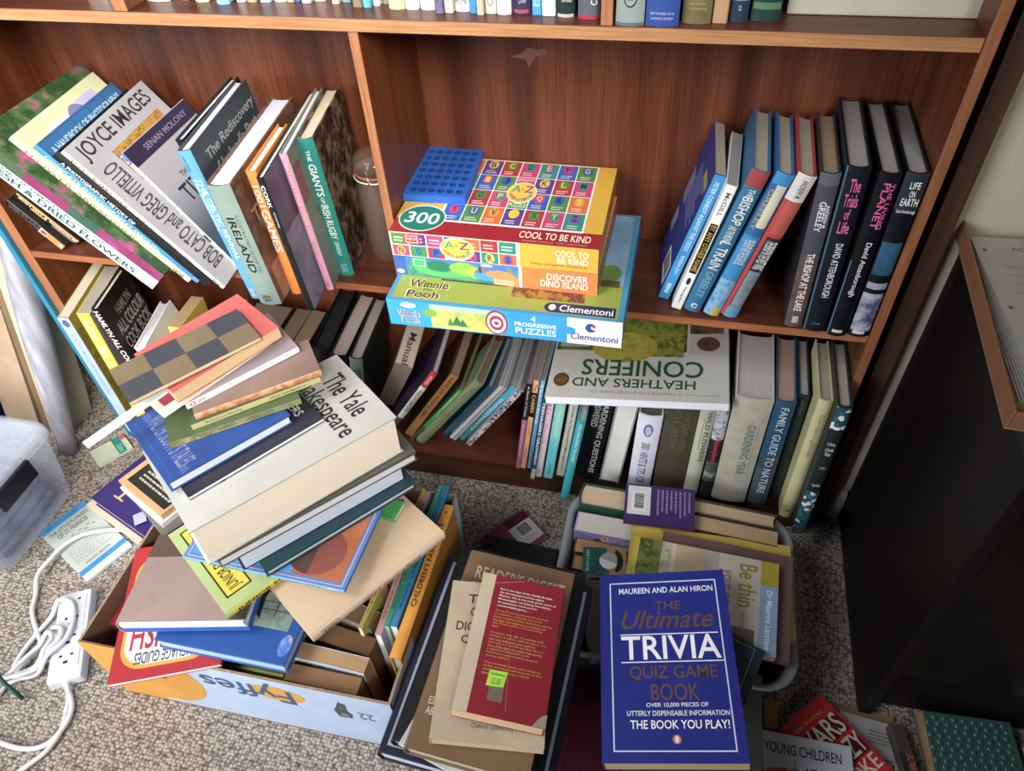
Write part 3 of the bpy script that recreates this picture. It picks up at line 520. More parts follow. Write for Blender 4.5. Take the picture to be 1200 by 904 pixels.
 'against_the_odds':('paperback_book', 'blue AGAINST THE ODDS paperback leaning outermost, back cover showing', 'soft', {'c': '#28367e', 'pg': '#a89888', 'S': [('r', 0, 0, 1, 1, '#2f9fe0'), ('t', 'PETER CONROY AGAINST THE ODDS', 0.3, 0.42, 0.7, 0.95, '#e6f2fb', -90), ('t', 'BREDA JOY', 0.3, 0.22, 0.7, 0.38, '#d6eaf8', -90), ('r', 0.3, 0.05, 0.7, 0.14, '#bfe0f4')], 'B': [('l', 0.3, 0.5, 0.9, 0.82, '#8890bc', 9, 0), ('r', 0.05, 0.45, 0.28, 0.68, '#6f7890'), ('r', 0.6, 0.82, 0.9, 0.88, '#93975a'), ('bar', 0.55, 0.06, 0.92, 0.24), ('r', 0.05, 0.2, 0.25, 0.36, '#848aa8')], 'fade': 0.88}),
 'any_other_name':('paperback_book', 'white-spined BY ANY OTHER NAME paperback', 'soft', {'c': '#e6e6e2', 'pg': '#93908f', 'S': [('r', 0.16, 0.32, 0.84, 0.72, '#15140f'), ('t', 'BY ANY OTHER NAME', 0.26, 0.335, 0.74, 0.71, '#e0b83a', -90), ('t', 'McGILL', 0.3, 0.78, 0.7, 0.95, '#77776f', -90), ('t', 'Penguin', 0.35, 0.06, 0.6, 0.2, '#4a4a48', -90), ('e', 0.3, 0.22, 0.7, 0.28, '#3a3a38')], 'fade': 0.84}),
 'l_train':('hardback_book', 'blue BISHOP AND THE MISSING L TRAIN with red cap', 'hard', {'c': '#2c6f96', 'pg': '#b0a89c', 'S': [('r', 0, 0.9, 1, 1, '#b04a4c'), ('t', 'THE', 0.35, 0.84, 0.7, 0.89, '#f2f0ea', -90), ('t', 'BISHOP', 0.22, 0.66, 0.78, 0.84, '#f2f0ea', -90), ('t', 'AND THE MISSING', 0.25, 0.54, 0.7, 0.65, '#f2f0ea', -90), ('t', 'L TRAIN', 0.2, 0.34, 0.8, 0.54, '#f2f0ea', -90), ('t', 'GREELEY', 0.28, 0.12, 0.72, 0.32, '#7fb0cc', -90), ('e', 0.3, 0.03, 0.7, 0.07, '#cfe0ea')], 'fade': 0.9}),
 'beggar_girl':('hardback_book', 'blue spine patched with a cream library sticker', 'hard', {'c': '#2a66a0', 'pg': '#b0a89c', 'S': [('r', 0, 0.93, 1, 1, '#2f9ad8'), ('r', 0.35, 0.66, 0.9, 0.93, '#e6dfc4'), ('t', 'GREELEY', 0.08, 0.64, 0.34, 0.9, '#c9b86a', -90), ('r', 0, 0.28, 1, 0.6, '#2f97d2'), ('t', 'THE BISHOP AND THE BEGGAR GIRL', 0.2, 0.4, 0.8, 0.58, '#d9ecf6', -90), ('r', 0, 0, 1, 0.28, 'n:60:#2a70b0,#8cc4e8,#3a88c0'), ('r', 0.45, 0.0, 0.9, 0.07, '#d8c040')], 'fade': 0.9}),
 'west_wing':('hardback_book', 'red and white BISHOP IN THE WEST WING spine', 'hard', {'c': '#b83a3a', 'pg': '#b0a89c', 'S': [('r', 0, 0.84, 1, 1, '#e4e2de'), ('r', 0.2, 0.62, 1, 0.84, '#c65a50'), ('r', 0.2, 0, 1, 0.6, '#33373d'), ('t', 'THE BISHOP IN THE WEST WING', 0.3, 0.38, 0.9, 0.58, '#eef0ee', -90), ('r', 0.25, 0.05, 0.95, 0.36, 'n:24:#5a7488,#8a9aa4,#405468'), ('r', 0.2, 0, 1, 0.08, '#5fa4d4'), ('t', 'ANDREW M.', 0.4, 0.86, 0.7, 0.97, '#5a5450', -90)], 'fade': 0.9}),
 'bishop_lake':('hardback_book', 'grey BISHOP AT THE LAKE jacket standing upright', 'hard', {'c': '#34343c', 'pg': '#9c8468', 'S': [('r', 0, 0.5, 1, 1, '#4b4b5a'), ('r', 0, 0.93, 1, 1, '#5f5f70'), ('r', 0, 0, 1, 0.5, 'n:20:#4a4650,#6a5048,#38343a'), ('t', 'ANDREW M.', 0.65, 0.68, 0.85, 0.82, '#d8d8dc', -90), ('t', 'GREELEY', 0.3, 0.66, 0.64, 0.84, '#e4e4e6', -90), ('t', 'THE BISHOP AT THE LAKE', 0.3, 0.12, 0.72, 0.52, '#eceaea', -90), ('r', 0.35, 0.03, 0.7, 0.08, '#b8b4b0')]}),
 'trials_of_life':('hardback_book', 'black THE TRIALS OF LIFE with pink title', 'hard', {'c': '#121a24', 'pg': '#a29e98', 'B': [('r', 0, 0, 1, 1, '#1d2c38')], 'S': [('r', 0, 0, 0.07, 1, '#3a6a80'), ('t', 'The', 0.3, 0.87, 0.75, 0.94, '#e0609c', 0), ('t', 'Trials', 0.22, 0.79, 0.8, 0.86, '#e0609c', 0), ('t', 'of', 0.4, 0.72, 0.62, 0.78, '#e0609c', 0), ('t', 'Life', 0.28, 0.64, 0.75, 0.71, '#e0609c', 0), ('t', 'DAVID ATTENBOROUGH', 0.4, 0.24, 0.72, 0.58, '#d2d8d2', -90), ('t', 'COLLINS', 0.3, 0.05, 0.7, 0.065, '#6a7278', 0)]}),
 'living_planet':('hardback_book', 'black THE LIVING PLANET with pink title', 'hard', {'c': '#0e0f16', 'pg': '#a29e98', 'S': [('r', 0, 0, 0.05, 0.5, '#4a7ea0'), ('t', 'THE LIVING', 0.62, 0.7, 0.82, 0.95, '#d85a94', -90), ('t', 'PLANET', 0.3, 0.7, 0.62, 0.95, '#e0609c', -90), ('t', 'David Attenborough', 0.35, 0.28, 0.7, 0.62, '#d6d6d6', -90), ('r', 0.2, 0.025, 0.75, 0.045, '#c8c8c8')]}),
 'life_on_earth':('hardback_book', 'LIFE ON EARTH against the side panel, blue swirl on spine', 'hard', {'c': '#10131d', 'pg': '#a29e98', 'S': [('r', 0, 0.8, 1, 1, '#26323e'), ('r', 0.05, 0.42, 0.95, 0.62, 'n:12:#16324e,#2f5f82,#0f1826'), ('r', 0.05, 0.33, 0.98, 0.37, '#9a9ab4'), ('r', 0.02, 0.04, 0.98, 0.3, 'n:30:#20243a,#5a6080,#b4b4c8,#22283e'), ('t', 'LIFE', 0.3, 0.92, 0.75, 0.955, '#f2f0ea', 0), ('t', 'ON', 0.4, 0.875, 0.65, 0.91, '#f2f0ea', 0), ('t', 'EARTH', 0.15, 0.83, 0.88, 0.87, '#f2f0ea', 0), ('t', 'David Attenborough', 0.1, 0.785, 0.9, 0.81, '#d8d8d8', 0), ('r', 0.15, 0.02, 0.75, 0.04, '#c8c8c8')]}),
 'pale_blue_diet_book':('paperback_book', 'thick pale blue-spined diet book at the left end', 'soft', {'c': '#8f8138', 'pg': '#b4a78e', 'S': [('r', 0, 0, 1, 1, '#c6dcf0'), ('e', 0.2, 0.93, 0.8, 0.985, '#6a6aa8'), ('t', 'SOUTH MEDITERRANEAN DIET', 0.3, 0.35, 0.7, 0.88, '#9aacd0', -90)], 'F': [('t', '500 RECIPES', 0.02, 0.3, 0.1, 0.9, '#6d6230', -90)], 'fade': 0.82}),
 'yellow_low_fat':('paperback_book', 'bright yellow "Low fat no fat" cookery paperback', 'soft', {'c': '#e8cf1c', 'pg': '#8e8579', 'S': [('t', 'Low fat no fat', 0.25, 0.4, 0.78, 0.95, '#fbf8e8', -90)], 'F': [('r', 0, 0, 1, 1, '#8a8378')], 'fade': 0.9}),
 'all_colour_cook_book':('hardback_book', 'black ALL COLOUR COOK BOOK with food photograph', 'hard', {'c': '#171413', 'pg': '#b7ad98', 'S': [('t', 'HAMLYN ALL COLOUR', 0.12, 0.5, 0.92, 0.985, '#f4f4f2', -90)], 'F': [('t', 'HAMLYN', 0.3, 0.86, 0.75, 0.92, '#8a8078', 0), ('t', 'ALL COLOUR', 0.12, 0.76, 0.95, 0.84, '#a89c92', 0), ('t', 'COOK BOOK', 0.12, 0.66, 0.95, 0.74, '#a89c92', 0), ('r', 0.05, 0.2, 1, 0.62, 'n:14:#5a4030,#7a5a44,#2e241c,#8a4030,#4a5a30'), ('e', 0.15, 0.24, 0.6, 0.5, 'n:20:#7a3f2c,#a0614a,#5a2f22'), ('e', 0.6, 0.3, 1, 0.62, 'n:20:#8a6a50,#6a4a38')]}),
 'white_top_book':('hardback_book', 'pale-paged book leaning on the black cook book', 'hard', {'c': '#d8d6d4', 'pg': '#c6c4c8'}),
 'yellow_paperback':('paperback_book', 'fat yellow-covered paperback with brown page edges', 'soft', {'c': '#c8ac2c', 'pg': '#9a7c58', 'S': [('r', 0, 0, 1, 1, '#e2cc48')], 'F': [('r', 0.15, 0.3, 0.9, 0.6, '#6e5a1c'), ('t', 'PENGUIN', 0.3, 0.66, 0.8, 0.75, '#4a3c14', -90)]}),
 'cream_top_a':('paperback_book', 'paperback with cream page tops right of the yellow one', 'soft', {'c': '#8a6450', 'pg': '#b3a594'}),
 'cream_top_b':('paperback_book', "slim paperback behind the chessboard book's red corner", 'soft', {'c': '#7c5648', 'pg': '#b0a08c'}),
 'brown_top_a':('paperback_book', 'browned paperback below the IRELAND guide', 'soft', {'c': '#54402f', 'pg': '#7d6a54'}),
 'brown_top_b':('paperback_book', 'brown-paged paperback left of the dark lower row', 'soft', {'c': '#3c2c22', 'pg': '#77634d'}),
 'brown_top_c':('paperback_book', 'brown-paged paperback beside the thick black binding', 'soft', {'c': '#40301f', 'pg': '#7a654d'}),
 'black_thick_book':('hardback_book', 'thick all-black binding under the pink diet book', 'hard', {'c': '#0f0e0f', 'pg': '#1c1a1a'}),
 'grey_top_book':('hardback_book', 'black hardback with grey page tops behind the huge white volume', 'hard', {'c': '#111012', 'pg': '#94837a'}),
 'green_spine_book':('hardback_book', 'green-spined hardback lettered PILE in a box', 'hard', {'c': '#1a1d1c', 'pg': '#8d8079', 'S': [('r', 0, 0, 1, 1, '#5f7168'), ('o', 0.18, 0.6, 0.82, 0.9, '#22302c', 0.0012), ('t', 'PILE', 0.3, 0.66, 0.7, 0.88, '#22302c', -90)]}),
 'repair_manual':('paperback_book', 'fat grey Manual lying spine upwards', 'soft', {'c': '#a39687', 'pg': '#8a7b6a', 'S': [('t', 'Manual', 0.3, 0.0, 0.72, 0.62, '#2b2825', -90)]}),
 'red_white_spine':('hardback_book', 'thin spine in red, white and dark bands beside the grey manual', 'hard', {'c': '#3a2a48', 'pg': '#a99f98', 'S': [('r', 0, 0.8, 1, 1, '#cc3440'), ('t', 'READ', 0.25, 0.84, 0.75, 0.95, '#f2d8d8', -90), ('r', 0, 0.35, 1, 0.8, '#dcd8d0'), ('t', 'GORDON', 0.2, 0.45, 0.8, 0.75, '#2a2626', 90), ('r', 0, 0, 1, 0.35, '#5a4a44')], 'B': [('r', 0, 0, 1, 1, '#2a2340')]}),
 'brown_years_book':('paperback_book', 'orange-brown paperback lettered 100 Years of Jazz', 'soft', {'c': '#5a3c28', 'pg': '#7a6252', 'S': [('r', 0, 0, 1, 1, '#a3713f'), ('t', '100 Years of Jazz', 0.2, 0.3, 0.8, 0.96, '#4a2c18', 90)]}),
 'bright_green_spine':('paperback_book', 'very thin bright green-spined booklet', 'soft', {'c': '#4c4c36', 'pg': '#6a5a44', 'S': [('r', 0, 0.3, 1, 1, '#3f9a4c'), ('t', 'GARDENS', 0.3, 0.5, 0.7, 0.95, '#bfe0b4', 90)]}),
 'olive_green_book':('hardback_book', 'olive cloth hardback with faint lettering on its spine', 'hard', {'c': '#7c8a66', 'pg': '#6a5f4a', 'S': [('t', 'V L', 0.3, 0.75, 0.7, 0.93, '#5e6c4c', -90)]}),
 'teal_blue_book':('hardback_book', 'deep teal-blue hardback in the slanting group', 'hard', {'c': '#23607a', 'pg': '#83868c'}),
 'white_spine_book':('paperback_book', 'thin plain white-spined booklet in the slanting group', 'soft', {'c': '#d6d8e0', 'pg': '#8a8a8e'}),
 'grey_spine_book':('paperback_book', 'thin silver-grey booklet next to the cyan title', 'soft', {'c': '#aab2b4', 'pg': '#8a8a8e', 'B': [('r', 0, 0, 1, 1, '#aab2b4')]}),
 'cyan_title_book':('paperback_book', 'thin spine half cyan half teal with white title', 'soft', {'c': '#8e989a', 'pg': '#8f8f92', 'S': [('r', 0, 0, 1, 1, '#1f8f94'), ('r', 0, 0.45, 1, 1, '#35b4dc'), ('t', 'A LAVISH LONGING', 0.25, 0.2, 0.75, 0.8, '#d8f0f4', 90)]}),
 'white_dotted_book':('paperback_book', 'white booklet with rows of small dots, lowest of the slant', 'soft', {'c': '#c9c6cc', 'pg': '#8f8f92', 'S': [('r', 0, 0, 1, 1, 'v:260:#d8d4dc,#5a5568,#d8d4dc,#c8a4ac')]}),
 'pink_black_spine':('paperback_book', 'pink booklet with black top, first of the upright row', 'soft', {'c': '#b0648c', 'pg': '#77706c', 'S': [('r', 0, 0.6, 1, 1, '#22242a'), ('t', 'A Book of Dates', 0.3, 0.64, 0.7, 0.97, '#c8ccd0', -90), ('t', 'Anniversaries', 0.3, 0.15, 0.7, 0.55, '#e0b4cc', -90)]}),
 'career_guide':('paperback_book', 'peach and black booklet lettered The CAREER', 'soft', {'c': '#dba678', 'pg': '#77706c', 'S': [('r', 0, 0.62, 1, 0.88, '#16130f'), ('t', 'CAREER', 0.2, 0.66, 0.8, 0.86, '#e0a830', -90), ('t', 'The', 0.2, 0.89, 0.8, 0.97, '#7a5a30', -90), ('t', 'GUIDE', 0.25, 0.42, 0.75, 0.58, '#c87838', -90), ('t', 'A Pan', 0.3, 0.14, 0.7, 0.26, '#8a5a38', -90)]}),
 'light_blue_spine':('paperback_book', 'light blue booklet in the upright row', 'soft', {'c': '#5fa6cc', 'pg': '#77706c', 'S': [('t', 'TEACHING', 0.2, 0.55, 0.8, 0.97, '#d6ecf4', -90), ('t', 'a guide', 0.3, 0.1, 0.7, 0.3, '#2f5a7a', -90)]}),
 'navy_lettered_spine':('paperback_book', 'navy booklet with tall white letters and floral foot', 'soft', {'c': '#2f4a68', 'pg': '#77706c', 'S': [('t', 'TEENAGERS GROWING', 0.15, 0.2, 0.85, 0.98, '#dfeaf0', -90), ('r', 0, 0, 1, 0.14, 'n:80:#1f5a54,#bcd0c0,#143c3c')]}),
 'pinkish_white_spine':('paperback_book', 'white booklet with pink lettering MEETINGS', 'soft', {'c': '#d8c8d2', 'pg': '#a09a94', 'S': [('t', 'MEETINGS', 0.25, 0.45, 0.75, 0.98, '#d08a96', -90), ('t', 'BCA', 0.3, 0.04, 0.7, 0.1, '#7a6a78', -90)]}),
 'turquoise_spine':('paperback_book', 'turquoise paperback lettered ASTROLOGY', 'soft', {'c': '#5cbcc4', 'pg': '#a09a94', 'S': [('r', 0, 0.5, 1, 1, 'g:2:#5cbcc4,#7fc0b4'), ('t', 'ASTROLOGY', 0.35, 0.55, 0.7, 0.98, '#c8dcb4', -90), ('t', 'FONTANA', 0.38, 0.06, 0.62, 0.2, '#2a6a80', -90)]}),
 'cream_management_spine':('paperback_book', 'cream Guide to Successful Management paperback', 'soft', {'c': '#cfc8b2', 'pg': '#a09a94', 'S': [('t', 'Guide to Successful Management', 0.35, 0.08, 0.65, 0.9, '#4a4438', -90)]}),
 'teal_decorating_spine':('hardback_book', 'teal DECORATING TO COST spine jutting over the shelf edge', 'hard', {'c': '#1f98a4', 'pg': '#a09a94', 'S': [('t', 'DECORATING TO COST', 0.35, 0.5, 0.7, 0.96, '#b8e4e4', -90)]}),
 'gardening_questions':('hardback_book', 'black GARDENING QUESTIONS ANSWERED volume', 'hard', {'c': '#14171f', 'pg': '#a09a94', 'S': [('t', 'GARDENING QUESTIONS', 0.5, 0.1, 0.8, 0.98, '#d6dadc', -90), ('t', 'ANSWERED', 0.2, 0.66, 0.48, 0.98, '#d6dadc', -90)]}),
 'white_fore_edge_book':('hardback_book', 'book shelved fore-edge outwards, white ridged pages', 'hard', {'rev': 1, 'flat': 1, 'inset': 0.001, 'c': '#8e8c88', 'pg': '#d8d6d0'}),
 'hints_and_tips':('hardback_book', 'white-spined HINTS & TIPS book with a blue emblem', 'hard', {'c': '#d9d8e6', 'pg': '#6a625e', 'S': [('e', 0.3, 0.74, 0.7, 0.9, '#6a70b4'), ('e', 0.38, 0.77, 0.62, 0.87, '#c8c8e4'), ('t', '3001 HINTS & TIPS FOR', 0.32, 0.1, 0.68, 0.66, '#5a5c84', -90)], 'fade': 0.88}),
 'dark_olive_book':('hardback_book', 'dark olive thick volume with embossed title', 'hard', {'c': '#4b4636', 'pg': '#5a5044', 'S': [('t', 'THE GARDENER', 0.62, 0.5, 0.8, 0.95, '#5f5946', -90), ('t', 'GUIDE', 0.3, 0.5, 0.5, 0.95, '#5f5946', -90)]}),
 'wild_flowers':('hardback_book', 'pale green WILD FLOWERS spine', 'hard', {'c': '#b9baa4', 'pg': '#a09a94', 'S': [('t', 'WILD FLOWERS', 0.5, 0.42, 0.78, 0.97, '#5d6a52', -90), ('t', 'of the country', 0.28, 0.55, 0.42, 0.9, '#8a937c', -90)], 'fade': 0.88}),
 'red_floral_spine':('hardback_book', 'narrow dark spine with red lettering and leaf pattern', 'hard', {'c': '#2a2a34', 'pg': '#a09a94', 'S': [('r', 0, 0.68, 1, 1, 'n:70:#2b3350,#c8ccd8,#20263c'), ('r', 0, 0.2, 1, 0.42, 'n:40:#8a9288,#3a4a40,#a8aca4'), ('t', 'Houseplants', 0.2, 0.42, 0.8, 0.7, '#cc3a40', -90)]}),
 'gardening_year':('hardback_book', 'very thick cream GARDENING YEAR spine', 'hard', {'c': '#c3beaa', 'pg': '#b4afaa', 'S': [('r', 0, 0, 1, 1, 'v:55:#c6c1ad,#bfbaa6,#c9c4b0'), ('t', 'GARDENING YEAR', 0.5, 0.3, 0.72, 0.78, '#6d8288', -90), ('r', 0.8, 0.3, 0.815, 0.78, '#8a9896')], 'fade': 0.88}),
 'family_guide_nature':('hardback_book', 'blue FAMILY GUIDE TO NATURE spine', 'hard', {'c': '#24506e', 'pg': '#a88a78', 'S': [('r', 0, 0, 1, 0.5, 'n:26:#28343e,#4a5a64,#1c2830'), ('t', 'FAMILY GUIDE TO NATURE', 0.35, 0.12, 0.75, 0.95, '#b4c8d4', -90)]}),
 'dark_green_book':('hardback_book', 'plain dark green spine beside the cream one', 'hard', {'c': '#1c2a28', 'pg': '#9c9894', 'S': [('t', 'BOTANY', 0.4, 0.84, 0.6, 0.95, '#56685f', -90)]}),
 'cream_gardening_book':('hardback_book', 'cream-yellow Gardening Year book near the end', 'hard', {'c': '#c6bd8a', 'pg': '#a89a88', 'S': [('t', 'GardeningBook', 0.35, 0.56, 0.7, 0.9, '#8f8a66', -90), ('r', 0.2, 0.065, 0.8, 0.07, '#3a3626'), ('e', 0.45, 0.06, 0.6, 0.075, '#3a3626')]}),
 'floral_houseplants':('hardback_book', 'end book with white flowers on a dark teal spine', 'hard', {'c': '#1c2c2c', 'pg': '#a8a094', 'F': [('r', 0, 0, 1, 1, '#6d6a5c')], 'S': [('r', 0, 0.84, 1, 0.99, 'v:150:#e2e4d8,#1f5058,#2f6a70'), ('r', 0, 0.0, 1, 0.36, 'v:140:#dcdfd4,#1f5a66,#2f6f78,#18424c'), ('t', 'The Dictionary', 0.2, 0.72, 0.8, 0.75, '#c8ccc6', 0), ('t', 'of Garden', 0.2, 0.685, 0.8, 0.71, '#c8ccc6', 0), ('t', 'Plants', 0.3, 0.65, 0.7, 0.68, '#c8ccc6', 0), ('t', 'Lizzie Boyd', 0.3, 0.54, 0.7, 0.57, '#9aa4a0', 0), ('t', 'Penguin Books', 0.2, 0.4, 0.8, 0.43, '#c8ccc6', 0)]}),
 'heathers_conifers':('softback_guide', 'HEATHERS AND CONIFERS guide lying on the upright row', 'soft', {'c': '#b9b6ae', 'pg': '#dfe2f0', 'F': [('r', 0.1, 0, 0.99, 0.44, 'n:30:#22301f,#3c5228,#6a7a30,#1a2418'), ('r', 0.25, 0, 0.62, 0.5, 'n:45:#5a6a22,#8a8a24,#3c5220,#a09a30'), ('e', 0.4, 0.2, 0.78, 0.58, 'n:50:#7d7f22,#a89c2c,#5c6a22'), ('r', 0.03, 0.0, 0.22, 0.2, 'n:25:#4a3026,#7a5040,#2e201c'), ('r', 0.02, 0.21, 0.22, 0.46, '#b0aca6'), ('e', 0.05, 0.24, 0.18, 0.42, 'n:40:#4a2f2a,#7a5248'), ('r', 0.22, 0, 0.235, 0.46, '#b9b6ae'), ('r', 0.8, 0.12, 0.97, 0.4, '#a4a29c'), ('e', 0.83, 0.16, 0.95, 0.36, 'n:30:#20201e,#7a3038'), ('t', 'CONIFERS', 0.14, 0.55, 0.82, 0.74, '#1c5238', 0), ('t', 'HEATHERS AND', 0.18, 0.77, 0.86, 0.87, '#1c5238', 0), ('t', 'A CREATIVE STEP-BY-STEP GUIDE TO', 0.25, 0.91, 0.75, 0.94, '#8a877e', 0), ('r', 0.05, 0.925, 0.24, 0.93, '#8a877e'), ('e', 0.88, 0.72, 0.97, 0.88, '#5a4420'), ('t', '£5.99', 0.9, 0.78, 0.95, 0.83, '#8a6c34', 0)]}),
 'st_francis':('booklet', 'pale green devotional booklet with blue bands flat on the carpet', 'soft', {'c': '#b9c0b8', 'pg': '#f2f0ea', 'F': [('r', 0, 0.9, 1, 1, '#3a90cc'), ('t', 'SPIRITUAL BOOKS', 0.1, 0.93, 0.8, 0.97, '#2c6ca0', 0), ('t', 'THE LITTLE FLOWERS', 0.08, 0.81, 0.92, 0.87, '#5a6a64', 0), ('t', 'OF ST FRANCIS', 0.18, 0.72, 0.82, 0.79, '#5a6a64', 0), ('leaf', 0.25, 0.58, 0.85, 0.7, '#7d9a62'), ('l', 0.1, 0.26, 0.9, 0.56, '#98a098', 8, 0), ('t', 'RAPHAEL BROWN', 0.22, 0.19, 0.75, 0.23, '#808a84', 0), ('r', 0, 0.09, 1, 0.16, '#2f86c8'), ('r', 0, 0, 1, 0.09, '#dfe4e4')]}),
 'purple_hardback':('hardback_book', 'purple book with gold letters lying behind the open carton', 'hard', {'c': '#33246a', 'pg': '#d3bfa6', 'F': [('t', 'T', 0.62, 0.78, 0.78, 0.88, '#d6b46a', 0), ('t', 'E', 0.5, 0.42, 0.72, 0.62, '#cfae3a', 0), ('r', 0.2, 0.06, 0.8, 0.1, '#cfae3a'), ('t', 'T E', 0.15, 0.4, 0.45, 0.7, '#cfae3a', 0)]}),
 'language_guides':('softback_guide', 'red LANGUAGE GUIDES book jutting over the carton rim', 'soft', {'c': '#b3262e', 'pg': '#f2f0ea', 'F': [('ro', 0.08, 0.08, 0.94, 0.93, '#e0a030'), ('ro', 0.11, 0.105, 0.91, 0.905, '#e6e6ea'), ('t', 'LANGUAGE GUIDES', 0.2, 0.82, 0.8, 0.9, '#3a3a44', 0), ('t', 'SPANISH', 0.14, 0.6, 0.86, 0.8, '#c02a3a', 0), ('t', 'Collins', 0.3, 0.3, 0.7, 0.4, '#4a5a8a', 0)]}),
 'blue_hardback':('hardback_book', 'royal blue hardback with a ship picture, under the mauve book', 'hard', {'c': '#22529e', 'pg': '#a8cbf4', 'inset': 0.002, 'flat': 1, 'F': [('r', 0.1, 0.5, 0.74, 0.92, 'n:18:#8fa39a,#6f8880,#a8b4a8,#4a5a54'), ('ship', 0.3, 0.56, 0.7, 0.9, '#26302e'), ('e', 0.76, 0.9, 0.94, 0.99, 'n:60:#d8b48a,#2a6ad0,#8fb8ec')]}),
 'mauve_book':('hardback_book', 'mauve hardback lying open-edged inside the carton', 'hard', {'bc': '#2b62b8', 'tbb': 0.009, 'c': '#9b827e', 'pg': '#dfe9f6', 'F': [('r', 0, 0, 1, 1, 'n:5:#9d8480,#a58c86,#93797a'), ('r', 0, 0.72, 1, 1, '#5e4a40'), ('trap', 0.78, 0, 1, 0.18, '#55473f'), ('blob', 0.55, 0.5, 0.82, 0.92, '#4a4742')], 'tail': 0.001}),
 'beige_book':('hardback_book', 'large beige jacketed book across the carton, pink spine lettering', 'hard', {'c': '#cdb08c', 'pg': '#a5907a', 'S': [('r', 0, 0, 1, 1, '#dfc6b0'), ('t', 'Judge Judy John', 0.3, 0.36, 0.72, 0.8, '#b86a62', -90), ('o', 0.25, 0.06, 0.75, 0.18, '#4a3a34', 0.0006), ('t', 'AURA', 0.36, 0.07, 0.64, 0.17, '#3a2e2a', -90)], 'B': [('r', 0, 0, 1, 1, 'n:3:#cbae8a,#d2b692,#c4a684')]}),
 'junior_encyclopedia':('hardback_book', 'green JUNIOR ENCYCLOPEDIA with yellow title plates', 'hard', {'c': '#a3b06a', 'pg': '#e2e2cc', 'S': [('r', 0, 0, 1, 1, '#b4c878'), ('r', 0.15, 0.28, 0.85, 0.96, '#d8c52a'), ('t', 'JUNIOR ENCYCLOPEDIA', 0.25, 0.3, 0.75, 0.94, '#2c2810', -90)], 'F': [('r', 0, 0, 1, 1, 'n:4:#9fae6a,#a9b878,#95a662'), ('r', 0.1, 0.8, 0.94, 0.95, '#3a3814'), ('r', 0.115, 0.81, 0.925, 0.94, '#d4c02c'), ('t', 'JUNIOR ENCYCLOPEDIA', 0.14, 0.835, 0.9, 0.915, '#3a3410', 0)]}),
 'green_stories':('paperback_book', 'green-covered book peeping out right of the blue-bordered picture book', 'soft', {'c': '#4fae62', 'pg': '#f2f0ea', 'F': [('t', 'BEST STORIES IN', 0.05, 0.03, 0.13, 0.6, '#1f5a30', -90)]}),
 'pinocchio':('hardback_book', 'blue-bordered picture book with orange artwork under the thin stacked books', 'hard', {'c': '#4a7ec0', 'pg': '#f2f0ea', 'S': [('r', 0, 0, 1, 1, '#6fa8e0'), ('t', 'PINOCCHIO', 0.2, 0.62, 0.8, 0.82, '#2a5aa0', -90), ('t', 'A Golden Tale Book', 0.3, 0.14, 0.7, 0.34, '#2f5fa0', -90), ('e', 0.15, 0.05, 0.85, 0.1, '#e8eef4')], 'F': [('o', 0.02, 0.02, 0.98, 0.98, '#c89aa4', 0.002), ('r', 0.06, 0.04, 0.96, 0.96, 'n:8:#3f8fc8,#4a9ad0,#3a80b8'), ('r', 0.06, 0.04, 0.96, 0.34, 'n:10:#b8683c,#a85a34,#c87a48'), ('e', 0.08, 0.08, 0.62, 0.42, '#8a4a40'), ('half', 0.08, 0.08, 0.62, 0.42, '#5a3f3c'), ('r', 0.55, 0.2, 0.75, 0.4, '#c06a60')]}),
 'teal_edge_book':('hardback_book', 'thin dark teal annual, lowest of the three under the huge white volume', 'hard', {'c': '#22424a', 'tb': 0.005, 'tbb': 0.004, 'flat': 1, 'inset': 0.0012, 'pg': '#c4d2e0'}),
 'navy_edge_book':('hardback_book', 'thin navy-covered book with wide white page edge', 'hard', {'c': '#1c2438', 'tb': 0.007, 'tbb': 0.001, 'flat': 1, 'inset': 0.0012, 'pg': '#cfdcf0'}),
 'grey_edge_book':('hardback_book', 'thin grey-green book directly under the huge white volume', 'hard', {'c': '#565a50', 'tb': 0.007, 'tbb': 0.002, 'flat': 1, 'inset': 0.0012, 'pg': '#d8dae2'}),
 'yale':('hardback_book', 'huge white volume with big black title on the leaning pile', 'hard', {'c': '#b7b6ae', 'pg': '#efe2cd', 'flat': 1, 'inset': 0.0015, 'F': [('r', 0, 0, 1, 1, 'n:4:#bab9b0,#b2b1a9,#c2c1ba'), ('t', 'The Yale', 0.22, 0.84, 0.78, 0.95, '#2c2c30', 0), ('t', 'Shakespeare', 0.08, 0.7, 0.92, 0.83, '#2c2c30', 0), ('t', 'Ale', 0.6, 0.2, 0.72, 0.25, '#5a5a58', 0)]}),
 'black_booklet':('softback_guide', 'thin black glossy booklet on the white volume', 'soft', {'c': '#20222c', 'pg': '#e2e6f2', 'F': [('r', 0.55, 0, 1, 1, 'n:6:#262833,#30323e,#1c1e26'), ('t', 'FLOWERS', 0.3, 0.86, 0.8, 0.93, '#c8c8d0', 0), ('r', 0.68, 0.4, 0.72, 0.46, '#b85a6a'), ('r', 0.66, 0.08, 0.7, 0.11, '#c8ccd8'), ('r', 0.7, 0.3, 0.74, 0.33, '#c8ccd8')]}),
